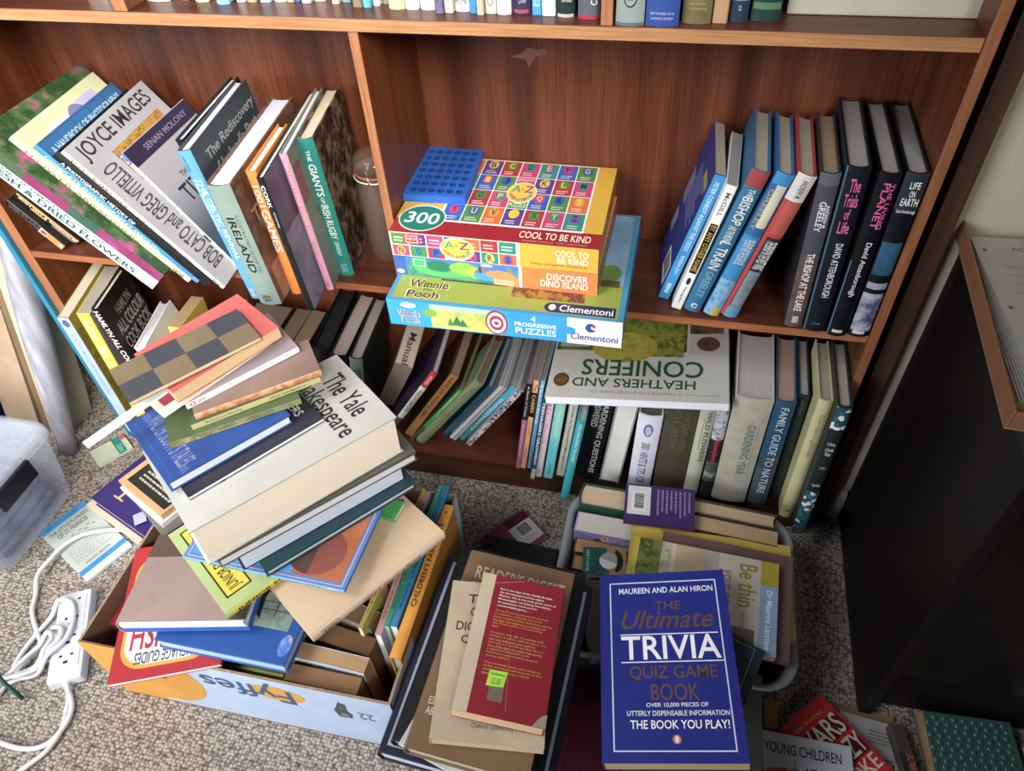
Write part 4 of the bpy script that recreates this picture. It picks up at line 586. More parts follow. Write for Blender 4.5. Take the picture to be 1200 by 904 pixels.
 'walter_scott':('hardback_book', 'royal blue gilt-lettered book under the worn green booklets', 'hard', {'c': '#24488e', 'flat': 1, 'inset': 0.0012, 'pg': '#dce6f4', 'F': [('t', "WALTER SCOTT'S TALES", 0.12, 0.12, 0.9, 0.27, '#7d86a8', 0), ('o', 0.08, 0.05, 0.95, 0.95, '#4468ac', 0.0006), ('leaf', 0.02, 0.1, 0.12, 0.2, '#8a94b4'), ('leaf', 0.88, 0.1, 0.98, 0.2, '#8a94b4'), ('r', 0.55, 0.55, 0.75, 0.68, 'v:160:#6f86b4,#24488e')]}),
 'green_old_book':('paperback_book', 'worn green booklet with torn olive spine, lower of two', 'soft', {'c': '#4f5f3c', 'pg': '#b9b284', 'S': [('r', 0, 0, 1, 1, 'n:40:#a8a468,#98955c,#6a6a3a,#b8b47c'), ('t', 'Animal husbandry', 0.35, 0.3, 0.65, 0.6, '#4a4a28', -90)]}),
 'green_thin_book':('paperback_book', 'olive-spined old booklet lettered Method and Marking', 'soft', {'c': '#4c5a3c', 'pg': '#b9b284', 'S': [('r', 0, 0, 1, 1, '#b2ae72'), ('t', 'Method and Marking', 0.3, 0.62, 0.65, 0.9, '#3a3a20', -90), ('t', 'Plant and Method', 0.3, 0.12, 0.65, 0.4, '#3a3a20', -90)]}),
 'brown_worn_book':('hardback_book', 'brown book with frayed orange-tan spine', 'hard', {'c': '#82695c', 'pg': '#a8855f', 'S': [('r', 0, 0, 1, 1, 'n:60:#b8784a,#c89060,#9a6038,#d0a070')], 'F': [('r', 0, 0, 1, 1, 'n:6:#876e62,#7d645a,#8f766a')]}),
 'white_spine_pamphlet':('paperback_book', 'white-spined book with a red ring emblem', 'soft', {'c': '#8f8388', 'pg': '#cfc8c4', 'S': [('r', 0, 0, 1, 1, '#e6e6ee'), ('e', 0.15, 0.92, 0.85, 0.97, '#b03048'), ('e', 0.3, 0.93, 0.7, 0.96, '#e6e6ee'), ('t', 'LEAF LEAP', 0.25, 0.84, 0.75, 0.9, '#4a4a58', -90), ('t', 'an introduction to teaching', 0.5, 0.1, 0.75, 0.5, '#77778a', -90)]}),
 'cream_card':('booklet', 'cream booklet with a dark red stamp on its corner', 'soft', {'c': '#e2d6bc', 'pg': '#e8dfcc', 'F': [('r', 0.2, 0.06, 0.7, 0.22, 'n:60:#8e2a3c,#a84050,#7a2030')]}),
 'white_slab':('booklet', 'thin glossy white booklet poking out left of the pile', 'soft', {'c': '#c8cacc', 'pg': '#eef0f6'}),
 'thick_paperback':('paperback_book', 'thick red-covered paperback below the chessboard cover', 'soft', {'c': '#c25a54', 'pg': '#dcb98a'}),
 'chess_book':('paperback_book', 'chessboard-covered book on top of the leaning pile', 'soft', {'c': '#6e5f49', 'pg': '#d6bf98', 'F': [('r', 0, 0, 1, 1, '#75654d'), ('r', 0.0, 0.25, 0.5, 0.5, '#40424a'), ('r', 0.0, 0.75, 0.5, 1.0, '#40424a'), ('r', 0.5, 0.0, 1, 0.25, '#40424a'), ('r', 0.5, 0.5, 1, 0.75, '#40424a')]}),
 'childrens_favourites':('hardback_book', "orange CHILDREN'S FAVOURITE book standing spine upwards in the carton", 'hard', {'c': '#c8842a', 'pg': '#b8a888', 'S': [('r', 0, 0, 1, 1, '#dd952e'), ('t', "CHILDREN'S FAVOURITE", 0.25, 0.3, 0.72, 0.86, '#33240f', 90), ('e', 0.42, 0.93, 0.58, 0.95, '#5a3010')]}),
 'blue_activity_book':('paperback_book', 'blue learning book standing spine upwards in the carton', 'soft', {'c': '#2f86b4', 'pg': '#f2f0ea', 'S': [('t', 'DO AND KNOW BEST BOOK', 0.3, 0.1, 0.7, 0.9, '#1c4a70', -90)]}),
 'green_activity_book':('paperback_book', 'green learning book standing spine upwards in the carton', 'soft', {'c': '#35a07c', 'pg': '#f2f0ea', 'S': [('t', 'DO AND KNOW MORE BOOK', 0.3, 0.1, 0.7, 0.9, '#14503c', -90)]}),
 'pink_activity_book':('paperback_book', 'pink learning book standing spine upwards in the carton', 'soft', {'c': '#8fa4d4', 'pg': '#f2f0ea', 'S': [('r', 0, 0, 1, 1, '#c8948c'), ('t', 'MORE WORDS TO READ', 0.3, 0.1, 0.7, 0.9, '#8a5a54', -90)]}),
 'yellow_activity_book':('paperback_book', 'yellow learning book standing spine upwards in the carton', 'soft', {'c': '#d8c44a', 'pg': '#f2f0ea', 'S': [('r', 0, 0, 1, 1, '#c4b45c'), ('t', 'MORE TO READ', 0.3, 0.1, 0.7, 0.9, '#7d6f34', -90)]}),
 'grey_hardback':('hardback_book', 'dark grey hardback on the corner of the carton', 'hard', {'c': '#6b6862', 'pg': '#9a948a'}),
 'white_booklet':('paperback_book', 'white-edged book sandwiched in the small stack on the carton corner', 'soft', {'c': '#dcd4cc', 'pg': '#e6dcd6'}),
 'black_memoir':('paperback_book', 'black-covered paperback with tan border and white lines of text', 'soft', {'c': '#c69a6a', 'pg': '#d2a878', 'F': [('r', 0.1, 0.06, 0.96, 0.96, '#24221e'), ('l', 0.22, 0.13, 0.95, 0.38, '#b8b4a8', 5, 0)]}),
 'pink_barcode_book':('paperback_book', 'magenta paperback with a barcode panel on the carpet', 'soft', {'c': '#8e2c56', 'pg': '#f2f0ea', 'F': [('r', 0.5, 0.08, 0.97, 0.9, '#c9c4bc'), ('bar', 0.6, 0.28, 0.9, 0.72), ('r', 0.5, 0.72, 0.97, 0.97, '#5a1c38')]}),
 'power_book':('paperback_book', 'dark POWER book partly under the brown guide', 'soft', {'c': '#1b1817', 'pg': '#6a5c50', 'F': [('r', 0.2, 0.2, 0.78, 1, 'n:14:#4a3028,#5a3a30,#3a2620'), ('t', 'CULTURAL INDUSTRIAL REVOLUTION', 0.05, 0.86, 0.95, 0.93, '#a8a49c', 0), ('t', 'POWER', 0.2, 0.62, 0.85, 0.8, '#8a6440', 0)]}),
 'navy_atlas':('hardback_book', 'large navy hardback with white frame line at the base of the stack', 'hard', {'c': '#1d2238', 'pg': '#cfd6e2', 'F': [('o', 0.035, 0.035, 0.965, 0.965, '#9ea4b4', 0.0045), ('t', 'THE ATLAS', 0.3, 0.78, 0.88, 0.88, '#c8ccd4', 0), ('t', 'OF THE', 0.55, 0.42, 0.88, 0.47, '#b8bcc8', 0), ('t', 'AMERICAS', 0.4, 0.34, 0.88, 0.4, '#b8bcc8', 0)]}),
 'black_hardback_flat':('hardback_book', 'scuffed black hardback lying on the navy atlas', 'hard', {'c': '#1b1a1d', 'pg': '#b8b4ac'}),
 'white_magazine':('magazine', 'thin white-edged magazine below the brown guide', 'soft', {'c': '#c9c6c2', 'pg': '#e6eaf2'}),
 'digest_book':('hardback_book', 'brown book of facts with cream lettering under the cream dictionary', 'hard', {'c': '#7a5f43', 'pg': '#c8bca4', 'F': [('r', 0, 0, 1, 1, 'n:3:#7c6145,#75593e,#836749'), ('t', "READER'S DIGEST", 0.1, 0.85, 0.94, 0.925, '#c8b090', 0), ('t', 'BOOK OF FACTS', 0.1, 0.76, 0.8, 0.83, '#c8b090', 0), ('r', 0.08, 0.28, 0.3, 0.48, '#c9c4bc'), ('e', 0.14, 0.34, 0.26, 0.42, '#7a4a34'), ('t', 'ESSENTIAL KNOWLEDGE', 0.06, 0.2, 0.66, 0.235, '#d0bfa4', 0), ('t', 'ABOUT THE WORLD AROUND US', 0.06, 0.155, 0.86, 0.19, '#d0bfa4', 0)]}),
 'quotations':('paperback_book', 'cream DICTIONARY OF QUOTATIONS under the red paperback', 'soft', {'c': '#b7a88e', 'pg': '#d6bd94', 'F': [('r', 0, 0, 1, 1, 'n:6:#b9aa90,#b0a086,#c2b49a'), ('t', 'THE', 0.18, 0.85, 0.46, 0.91, '#3a342c', 0), ('t', 'CONCISE OXFORD', 0.22, 0.76, 0.95, 0.82, '#3a342c', 0), ('t', 'DICTIONARY OF', 0.1, 0.66, 0.9, 0.72, '#3a342c', 0), ('t', 'QUOTATIONS', 0.16, 0.57, 0.9, 0.63, '#3a342c', 0), ('t', 'Oxford University Press', 0.35, 0.07, 0.85, 0.11, '#77694f', 0)]}),
 'red_paperback':('paperback_book', 'curled red paperback with yellow back-cover blurb and green price sticker', 'soft', {'c': '#8c1c2c', 'pg': '#d8b488', 'B': [('r', 0, 0, 0.16, 1, '#cbb79c'), ('blurb',)]}),
 'yellow_annual':('hardback_book', 'yellow-edged annual under the mauve album in the tub', 'hard', {'c': '#c6a93a', 'pg': '#b8ac94'}),
 'mauve_album':('photo_album', 'mauve leatherette album below the "Be thin" book', 'hard', {'c': '#6d504f', 'pg': '#8f8078'}),
 'be_thin':('paperback_book', '"Be thin" paperback lying sideways with blue author strip', 'soft', {'c': '#c4b8a4', 'pg': '#c8c0b0', 'F': [('r', 0, 0.04, 1, 0.88, '#c2baac'), ('r', 0, 0.42, 1, 0.6, '#a8a294'), ('r', 0.0, 0.3, 0.35, 0.5, '#b8a67c'), ('r', 0.3, 0.3, 0.8, 0.42, '#b0a890'), ('r', 0.78, 0.5, 1, 0.86, '#6a655c'), ('r', 0.0, 0.885, 1, 1, '#86a4ca'), ('r', 0, 0.885, 0.28, 1, '#aa9a22'), ('t', 'Dr Maurice Larcope', 0.33, 0.915, 0.95, 0.965, '#e4ecf4', 0), ('t', 'Be thin', 0.08, 0.74, 0.56, 0.86, '#9a8226', 0), ('t', 'through', 0.6, 0.76, 0.82, 0.8, '#a49676', 0), ('t', 'your emotions', 0.18, 0.61, 0.9, 0.71, '#7d7768', 0), ('r', 0, 0, 1, 0.035, '#b0a020'), ('r', 0.0, 0.04, 0.8, 0.2, 'n:40:#4a5a28,#6f7a34,#2c3a20,#8a8a50'), ('r', 0.0, 0.2, 0.5, 0.27, 'n:60:#6a6a48,#b0a890,#c2baac')]}),
 'teal_hardback':('hardback_book', 'dark teal hardback with gilt rule under the trivia book', 'hard', {'c': '#17333c', 'pg': '#8a8272', 'F': [('o', 0.05, 0.05, 0.92, 0.92, '#8a9a98', 0.0008)]}),
 'trivia':('paperback_book', 'blue THE ULTIMATE TRIVIA QUIZ GAME BOOK paperback', 'soft', {'c': '#1d2a86', 'pg': '#c9ab80', 'F': [('o', 0.085, 0.05, 0.93, 0.945, '#d6d9ec', 0.0018), ('t', 'MAUREEN AND ALAN HIRON', 0.16, 0.875, 0.9, 0.91, '#f0f0f4', 0), ('t', 'THE', 0.44, 0.775, 0.64, 0.825, '#6a4a42', 0), ('ti', 'Ultimate', 0.17, 0.668, 0.88, 0.775, '#654740'), ('r', 0.16, 0.635, 0.9, 0.641, '#e8e8f0'), ('t', 'TRIVIA', 0.165, 0.5, 0.905, 0.63, '#f4f4f6', 0), ('r', 0.16, 0.485, 0.92, 0.491, '#e8e8f0'), ('t', 'QUIZ GAME', 0.22, 0.39, 0.86, 0.468, '#6a4a44', 0), ('t', 'BOOK', 0.37, 0.29, 0.72, 0.375, '#6a4a44', 0), ('t', 'OVER 10,000 PIECES OF', 0.33, 0.256, 0.77, 0.28, '#e8e8f0', 0), ('t', 'UTTERLY DISPENSABLE INFORMATION', 0.19, 0.217, 0.91, 0.242, '#e8e8f0', 0), ('t', 'THE BOOK YOU PLAY!', 0.21, 0.155, 0.9, 0.197, '#f6f6f8', 0), ('e', 0.5, 0.085, 0.56, 0.128, '#d87a4a'), ('e', 0.515, 0.09, 0.545, 0.122, '#f0e8e0')]}),
 'maroon_hardback':('hardback_book', 'maroon hardback flat on the carpet between stack and trivia book', 'hard', {'c': '#4f1424', 'pg': '#8a7a6c', 'F': [('o', 0.03, 0.03, 0.97, 0.97, '#6a2a38', 0.0008)]}),
 'grey_volume':('hardback_book', 'grey-green thick volume beneath the trivia book', 'hard', {'c': '#4a4b46', 'pg': '#8a8272'}),
 'purple_paperback':('paperback_book', 'purple paperback back with white barcode on the tub', 'soft', {'c': '#3d2460', 'pg': '#4a2c54', 'F': [('r', 0.06, 0.04, 0.8, 0.37, '#c9c6cc'), ('bar', 0.2, 0.1, 0.7, 0.3), ('l', 0.1, 0.45, 0.82, 0.96, '#8a78a8', 8, 0)]}),
 'golf_book':('paperback_book', 'small green golf joke book with a golf ball picture', 'soft', {'c': '#8a6f52', 'pg': '#9a8468', 'F': [('r', 0, 0, 0.55, 1, '#12453f'), ('t', "Birdie's a joke", 0.06, 0.1, 0.17, 0.9, '#7fa89a', 90), ('e', 0.38, 0.2, 0.8, 0.82, '#8f908e'), ('halfd', 0.38, 0.2, 0.8, 0.82, '#c4c4c0'), ('arc', 0.72, 0.08, 0.92, 0.95, '#1c1512'), ('e', 0.36, -0.0, 0.62, 0.16, '#1f5a52')]}),
 'picture_calendar':('paperback_book', 'tan booklet with an orange picture panel in the tub', 'soft', {'c': '#8a7a62', 'pg': '#a6aebe', 'F': [('r', 0.05, 0.86, 0.95, 0.94, '#5f554c'), ('t', 'Cambridge', 0.3, 0.88, 0.8, 0.92, '#9a8e7c', 0), ('r', 0.4, 0.42, 0.95, 0.74, 'n:40:#b07a30,#c89040,#8a5a24'), ('r', 0.3, 0.26, 0.98, 0.42, '#4f6478'), ('r', 0.3, 0.16, 0.98, 0.24, '#aab0b8'), ('r', 0.3, 0.0, 0.98, 0.14, '#9aa2b4')]}),
 'brown_folder':('document_folder', 'tan card folder under the loose papers', 'soft', {'c': '#8a7350', 'pg': '#8a7350'}),
 'white_papers':('booklet', 'white printed booklet with a dotted chain border', 'soft', {'c': '#b8b4ae', 'pg': '#cfccc6', 'F': [('chain', 0.3, 0.1, 0.92, 0.72, '#3c4a80'), ('l', 0.5, 0.82, 0.95, 0.93, '#7d7a76', 4, 0), ('l', 0.5, 0.3, 0.84, 0.6, '#77746f', 7, 0)]}),
 'red_book':('paperback_book', 'red book with big cream letters WARS', 'soft', {'c': '#c02028', 'pg': '#b8a890', 'F': [('t', 'Gyles Brandreth', 0.2, 0.83, 0.8, 0.89, '#c8902a', 0), ('r', 0.1, 0.55, 0.96, 0.78, '#5a1418'), ('t', 'WARS', 0.06, 0.56, 0.93, 0.8, '#d6ccb8', 0), ('r', 0.3, 0.28, 0.97, 0.5, '#5a1418'), ('t', 'CRAZY', 0.2, 0.3, 0.98, 0.52, '#d6ccb8', 0), ('t', 'JOKE', 0.3, 0.04, 0.95, 0.26, '#d6ccb8', 0)]}),
 'young_children':('booklet', 'white YOUNG CHILDREN AT booklet with rainbow and cross', 'soft', {'c': '#c3c5d2', 'pg': '#d8d8e0', 'F': [('t', 'YOUNG CHILDREN', 0.02, 0.83, 0.88, 0.92, '#2c3040', 0), ('t', 'AT MASS', 0.45, 0.66, 0.9, 0.75, '#2c3040', 0), ('rainbow',)]}),
 'teal_woven_book':('hardback_book', 'green book with woven lattice pattern and tan spine', 'hard', {'c': '#2f5a52', 'pg': '#8a7a60', 'F': [('weave',)], 'S': [('r', 0, 0, 1, 1, '#8a7350')]}),
 'dark_thin_book':('paperback_book', 'narrow dark booklet with orange lettering', 'soft', {'c': '#4a4238', 'pg': '#7a6c58', 'F': [('r', 0, 0, 0.5, 0.8, '#2c2c2a'), ('t', 'TREASURY', 0.45, 0.3, 0.95, 0.8, '#b4502c', 90)]}),
}

for _n,_st in STYLES.items(): book(_n,ROWS[_n],_st)
# ------------------------------------------------------------------ bookcase
ZT1,ZT0,ZM1,ZM0,ZB1,ZB0=.8955,.8798,.4932,.4791,.0980,.0809
XR0,XR1,XD0,XD1,DEP=1.3686,1.3829,.6764,.6896,.189
wback=wood('mahogany_back','#47200f','#633019','#794227',20,2,.38)
wside=wood('mahogany_side','#54280f','#6e3716','#7d4420',22,2,.4)
wshelf=wood('mahogany_shelf','#3a1a12','#542a1c','#633324',20,0,.35)
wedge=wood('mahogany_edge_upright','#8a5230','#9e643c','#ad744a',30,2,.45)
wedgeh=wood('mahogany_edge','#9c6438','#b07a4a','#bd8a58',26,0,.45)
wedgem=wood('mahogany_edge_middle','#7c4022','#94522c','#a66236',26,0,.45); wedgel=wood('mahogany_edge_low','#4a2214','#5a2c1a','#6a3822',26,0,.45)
bc=thing('bookcase','reddish mahogany bookcase with low shelves full of books','bookcase',(.68,0,0))
bo=Vector((.68,0,0))
def bpart(nm,x0,x1,y0,y1,z0,z1,m,front):
    mb=MB(); mb.box(x0,x1,y0,y1,z0,z1,m,bev=.0008,mats={'-y':front}); o=mb.build(nm,bc); o.location=-bo; return o
bpart('side_panel',-.0221,0,0,DEP+.01,0,1.32,wside,wedge)
bpart('side_panel',XR0,XR1,0,DEP+.01,0,1.32,wside,wedge)
bpart('divider',XD0,XD1,.001,DEP,ZM1,ZT0,wside,wedge)
bpart('divider',.366,.387,0,DEP,ZT1,1.25,wside,wedge)
bpart('divider',.979,.993,0,DEP,ZT1,1.25,wside,wedge)
for z0,z1 in ((ZB0,ZB1),(ZM0,ZM1),(ZT0,ZT1),(1.25,1.266)):
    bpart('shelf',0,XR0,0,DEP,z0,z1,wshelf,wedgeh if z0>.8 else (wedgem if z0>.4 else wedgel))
bpart('back_panel',0,XR0,DEP,DEP+.008,ZB0,1.3,wback,wback)
mb=MB(); mb.face([(x-.68,DEP-.0004,z) for x,z in ((.8279,.7811),(.8467,.7865),(.8544,.795),(.8665,.792),(.8836,.7926),(.881,.7854),(.8663,.7825),(.8559,.7665),(.8513,.7772))],mat('#74503f',.8)); mb.build('tape_residue',bc)
bpart('plinth',0,XR0,.012,.03,0,ZB0,wood('mahogany_plinth','#2a130d','#381b12','#43241a',20,0),wshelf)
# ------------------------------------------------------------------ room shell
m,nt,b=newmat('carpet'); b.inputs['Roughness'].default_value=.95; b.inputs['Specular IOR Level'].default_value=.05
co=coords(nt,(1,1.15,1)); v=N(nt,'ShaderNodeTexVoronoi'); v.inputs['Scale'].default_value=165; v.inputs['Randomness'].default_value=.6
nn=N(nt,'ShaderNodeTexNoise'); nn.inputs['Scale'].default_value=5; nt.links.new(co,nn.inputs['Vector'])
nt.links.new(co,v.inputs['Vector'])
r_=ramp(nt,v.outputs['Distance'],[(0,'#d3c8bb'),(.42,'#b6a99b'),(.66,'#7f7368'),(.95,'#453c35')])
v2=N(nt,'ShaderNodeSeparateColor'); nt.links.new(v.outputs['Color'],v2.inputs[0])
mr=N(nt,'ShaderNodeMapRange'); mr.inputs[3].default_value=.78; mr.inputs[4].default_value=.98; nt.links.new(v2.outputs[0],mr.inputs[0])
mx=N(nt,'ShaderNodeMix',data_type='RGBA',blend_type='MULTIPLY'); mx.inputs[0].default_value=1
nt.links.new(r_.outputs[0],mx.inputs[6]); nt.links.new(mr.outputs[0],mx.inputs[7]); nt.links.new(mx.outputs[2],b.inputs['Base Color'])
inv=N(nt,'ShaderNodeMath',operation='MULTIPLY'); inv.inputs[1].default_value=-1; nt.links.new(v.outputs['Distance'],inv.inputs[0])
bump(nt,b,inv.outputs[0],.7,.0035)
mb=MB(); mb.box(-2.6,3.2,-3.2,.5,-.03,0,m); struct(mb.build('floor'))
wall=mat('#c9bda0',.8)
mb=MB(); mb.prism([(-2.6,.205),(1.4295,.205),(1.4295,.0615),(3.2,.0615),(3.2,.5),(-2.6,.5)],2,0,2.6,wall); struct(mb.build('wall_back'))
mb=MB(); mb.box(-2.63,-2.6,-3.2,.5,0,2.6,wall); struct(mb.build('wall_left'))
mb=MB(); mb.box(3.2,3.23,-3.2,.5,0,2.6,wall); struct(mb.build('wall_right'))
white=mat('#cfcdc6',.5)
mb=MB(); mb.prism([(.0615,0),(.0615,.075),(.055,.075),(.049,.062),(.049,0)],0,1.4285,1.4525,white); struct(mb.build('baseboard_back'))
mb=MB(); mb.box(1.4027,1.4276,.03,.0612,0,1.6,wood('dark_post','#3c241a','#4f3223','#5f3f2d',24,2,.5),bev=.001); struct(mb.build('trim_1'))
# ------------------------------------------------------------------ cabinet on the right
dk=wood('dark_cabinet','#090404','#0e0605','#150908',18,2,.5); dk2=wood('dark_cabinet_top','#0c0605','#150a08','#1c0e0b',18,1,.3)
cab=thing('cabinet','near-black mahogany cabinet standing against the cream wall','cabinet',(1.75,-.13,0)); cb=Vector((1.75,-.13,0))
def cpart(nm,x0,x1,y0,y1,z0,z1,m,bev=.001,par=None,label=None):
    mb=MB(); mb.box(x0,x1,y0,y1,z0,z1,m,bev=bev); o=mb.build(nm,par or cab); o.location=-cb if par is None else (0,0,0)
    return o
cpart('side_panel',1.4545,1.4725,-.318,.055,0,.604,dk)
cpart('side_panel',2.06,2.078,-.318,.055,0,.604,dk)
cpart('cabinet_top',1.453,2.08,-.326,.056,.6045,.622,dk2)
cpart('back_panel',1.473,2.0595,.045,.055,.02,.604,dk)
cpart('plinth',1.473,2.0595,-.295,-.28,0,.149,dk)
dr=cpart('door',1.473,1.757,-.318,-.3,.15,.602,dk2); 
mb=MB(); mb.lathe([(0,0),(.006,0),(.006,.012),(.012,.016),(.012,.024),(0,.028)],mat('#5a4a2a',.3),16,Matrix.Translation((1.735,-.318,.4))@Matrix.Rotation(math.pi/2,4,'X')); mb.build('knob',dr)
dr=cpart('door',1.7605,2.0595,-.318,-.3,.15,.602,dk2)
mb=MB(); mb.lathe([(0,0),(.006,0),(.006,.012),(.012,.016),(.012,.024),(0,.028)],mat('#5a4a2a',.3),16,Matrix.Translation((1.785,-.318,.4))@Matrix.Rotation(math.pi/2,4,'X')); mb.build('knob',dr)
# box folder with papers on the cabinet
def frame(row):
    c,qt,(T,W,H)=row; return Vector(c),Quaternion(qt).normalized().to_matrix(),T,W,H
c,R,T,W,H=frame(ROWS['box_folder'])
yaw=math.atan2(R[1][1],R[0][1])
fo=thing('box_folder','open tan card file on top of the dark cabinet','folder',(c.x,c.y,.622),(0,0,yaw))
tan=mat('#8d744a',.6); tan2=mat('#8a5a3a',.6)
mb=MB(); mb.box(-W/2,W/2,-H/2,H/2,0,.0025,tan); mb.build('base',fo)
mb=MB()
mb.box(-W/2,-W/2+.003,-H/2,H/2,.0026,.026,tan2,bev=.001); mb.build('side_flap',fo)
mb=MB(); mb.box(-W/2+.0035,W/2,H/2-.003,H/2,.0026,.026,tan,bev=.001); mb.build('back_flap',fo)
mb=MB(); mb.box(-W/2+.0035,W/2,-H/2,-H/2+.003,.0026,.024,tan2,bev=.001); mb.build('front_flap',fo)
pst=mat('#a9a69e',.8)
for i in range(7):
    mb=MB(); w,h=.205,.28; ang=.045+.0075*i
    M=Matrix.Rotation(yaw+ang,4,'Z')
    mb.box(-w/2,w/2,-h/2,h/2,0,.0018,pst)
    if i==6:
        fc=Face(mb,'F',.0018*0+.0018,w,h)   # printed form lines on the top sheet
        fc.o,fc.u,fc.v,fc.nrm=Vector((-w/2,-h/2,.0018)),Vector((w,0,0)),Vector((0,h,0)),Vector((0,0,1)); fc.lu,fc.lv=w,h
        for j in range(9): fc.draw(('r',.12,.3+.06*j,.9,.303+.06*j,'#85837c'))
        fc.draw(('r',.3,.3,.304,.85,'#85837c')); fc.draw(('r',.55,.3,.554,.85,'#85837c')); fc.draw(('t','ACCOUNT',.2,.9,.5,.93,'#77756e'))
        for q in ((.05,.9),(.05,.5),(.05,.2)): fc.draw(('e',q[0]-.012,q[1]-.009,q[0]+.012,q[1]+.009,'#4a4842'))
    o=mb.build('paper_sheet'); o.matrix_world=Matrix.Translation((1.5545+.0012*i,-.098+.0005*i,.6247+.0021*i))@M
    tag(o,['lowest paper sheet in the tan file','printed paper form on top of the sheets in the tan file'][i==6] if i in(0,6) else 'plain paper sheet in the middle of the pile in the tan file','paper','paper sheets in the tan file')
# ------------------------------------------------------------------ upper shelf books (only their feet are in the picture)
UP=[(.300,.3215,.036,'#c9c3b4'),(.3225,.333,.037,'#e6e4de'),(.3885,.423,.035,'#d6cfc0'),(.439,.45,.039,'#6a4a3a'),(.459,.478,.036,'n:60:#8a9a78,#c9cbb0,#5a6a50'),(.492,.51,.031,'n:60:#4a90d0,#8ab8e0,#2a68a8'),(.511,.5145,.04,'#2a2420'),(.515,.527,.041,'#e0dcd0'),(.529,.542,.042,'n:60:#5a5a3a,#b0a880,#2c2c24'),(.547,.561,.042,'#9cc4e0'),(.564,.581,.045,'#e4e0d6'),(.582,.5915,.046,'n:60:#7a6248,#c8b898'),(.5925,.599,.048,'#3a6ab0'),(.603,.6155,.043,'n:70:#22304e,#c8c8d0,#2c3c60'),(.6165,.631,.051,'#dcdcd4'),(.643,.6525,.044,'#d6ccb4'),(.6535,.665,.05,'#6a98a0'),(.674,.686,.035,'#8a7460'),(.687,.6975,.035,'#4aa8b8'),(.698,.7065,.041,'#e2e2dc'),(.7075,.715,.048,'n:80:#4a4a44,#a8a090'),(.721,.7415,.03,'#c8b490'),(.742,.759,.031,'#e8e6e0'),(.761,.779,.031,'#e8e6e0'),(.782,.7925,.023,'n:80:#2c3a60,#7a6a90,#3a2c40'),(.793,.8035,.025,'#d8ceb0'),(.804,.822,.029,'#dadfe6'),(.823,.832,.026,'#2f86c4'),(.833,.8415,.021,'#c8b09c'),(.842,.855,.026,'#dcd4c0'),(.856,.873,.023,'#dcdad6'),(.874,.8955,.025,'#3a2c50'),(.897,.9085,.026,'#3a98cc'),(.909,.925,.024,'#d0dce4'),(.926,.947,.021,'#1f3234'),(.951,.976,.016,'#5a5c66'),(.995,1.0265,.0,'#8a9692'),(1.0275,1.0635,.001,'#2c4a94'),(1.066,1.0975,.012,'n:40:#5a5238,#6f6644,#4a4430'),(1.0985,1.115,.017,'n:40:#a8805a,#b8906a'),(1.116,1.136,.02,'#22354a'),(1.138,1.17,.025,'#1c3c38')]
DESC={'#c9c3b4':'cream','#e6e4de':'white','#d6cfc0':'ivory','#6a4a3a':'brown'}
ULAB=['cream spine left of the first upper divider','white spine against the left of the first upper divider','wide ivory spine just right of the first upper divider','narrow brown spine near the first upper divider','mottled green spine on the upper shelf','bright blue patterned spine on the upper shelf','very thin near-black spine beside the bright blue one on the upper shelf','small off-white spine left of the olive one on the upper shelf','olive and black mottled spine on the upper shelf','light blue spine on the upper shelf','white spine right of the light blue one on the upper shelf','narrow brown mottled spine on the upper shelf','very narrow mid-blue spine on the upper shelf','navy and white mottled spine on the upper shelf','pale grey-white spine set far back on the upper shelf','sand-coloured spine on the upper shelf','grey-teal spine on the upper shelf','taupe spine left of the turquoise one on the upper shelf','turquoise spine on the upper shelf','white spine right of the turquoise one on the upper shelf','thin dark grey mottled spine on the upper shelf','tan spine left of the two white M spines','white spine marked M, next to the tan book','white spine marked M, next to the dark patterned book','thin dark blue and purple patterned spine on the upper shelf','cream ornamented spine beside the dark patterned one','white spine with small grey lettering at its foot on the upper shelf','solid blue narrow spine between a white and a pinkish beige spine','narrow pinkish beige spine on the upper shelf','cream spine with a round seal on the upper shelf','bent-cornered white spine on the upper shelf','dark purple spine with a small animal picture on the upper shelf','azure spine lettered OCO on the upper shelf','pale blue-white spine left of the dark green one','dark green spine with small pale lettering and a pale foot','grey book with a red foot, left of the second upper divider','grey-green spine with a hexagonal emblem, right of the second divider','royal blue spine with two lines of lettering on the upper shelf','mottled olive old binding on the upper shelf','torn tan binding on the upper shelf','navy old binding numbered 2','dark green old binding with a pale band on the upper shelf']
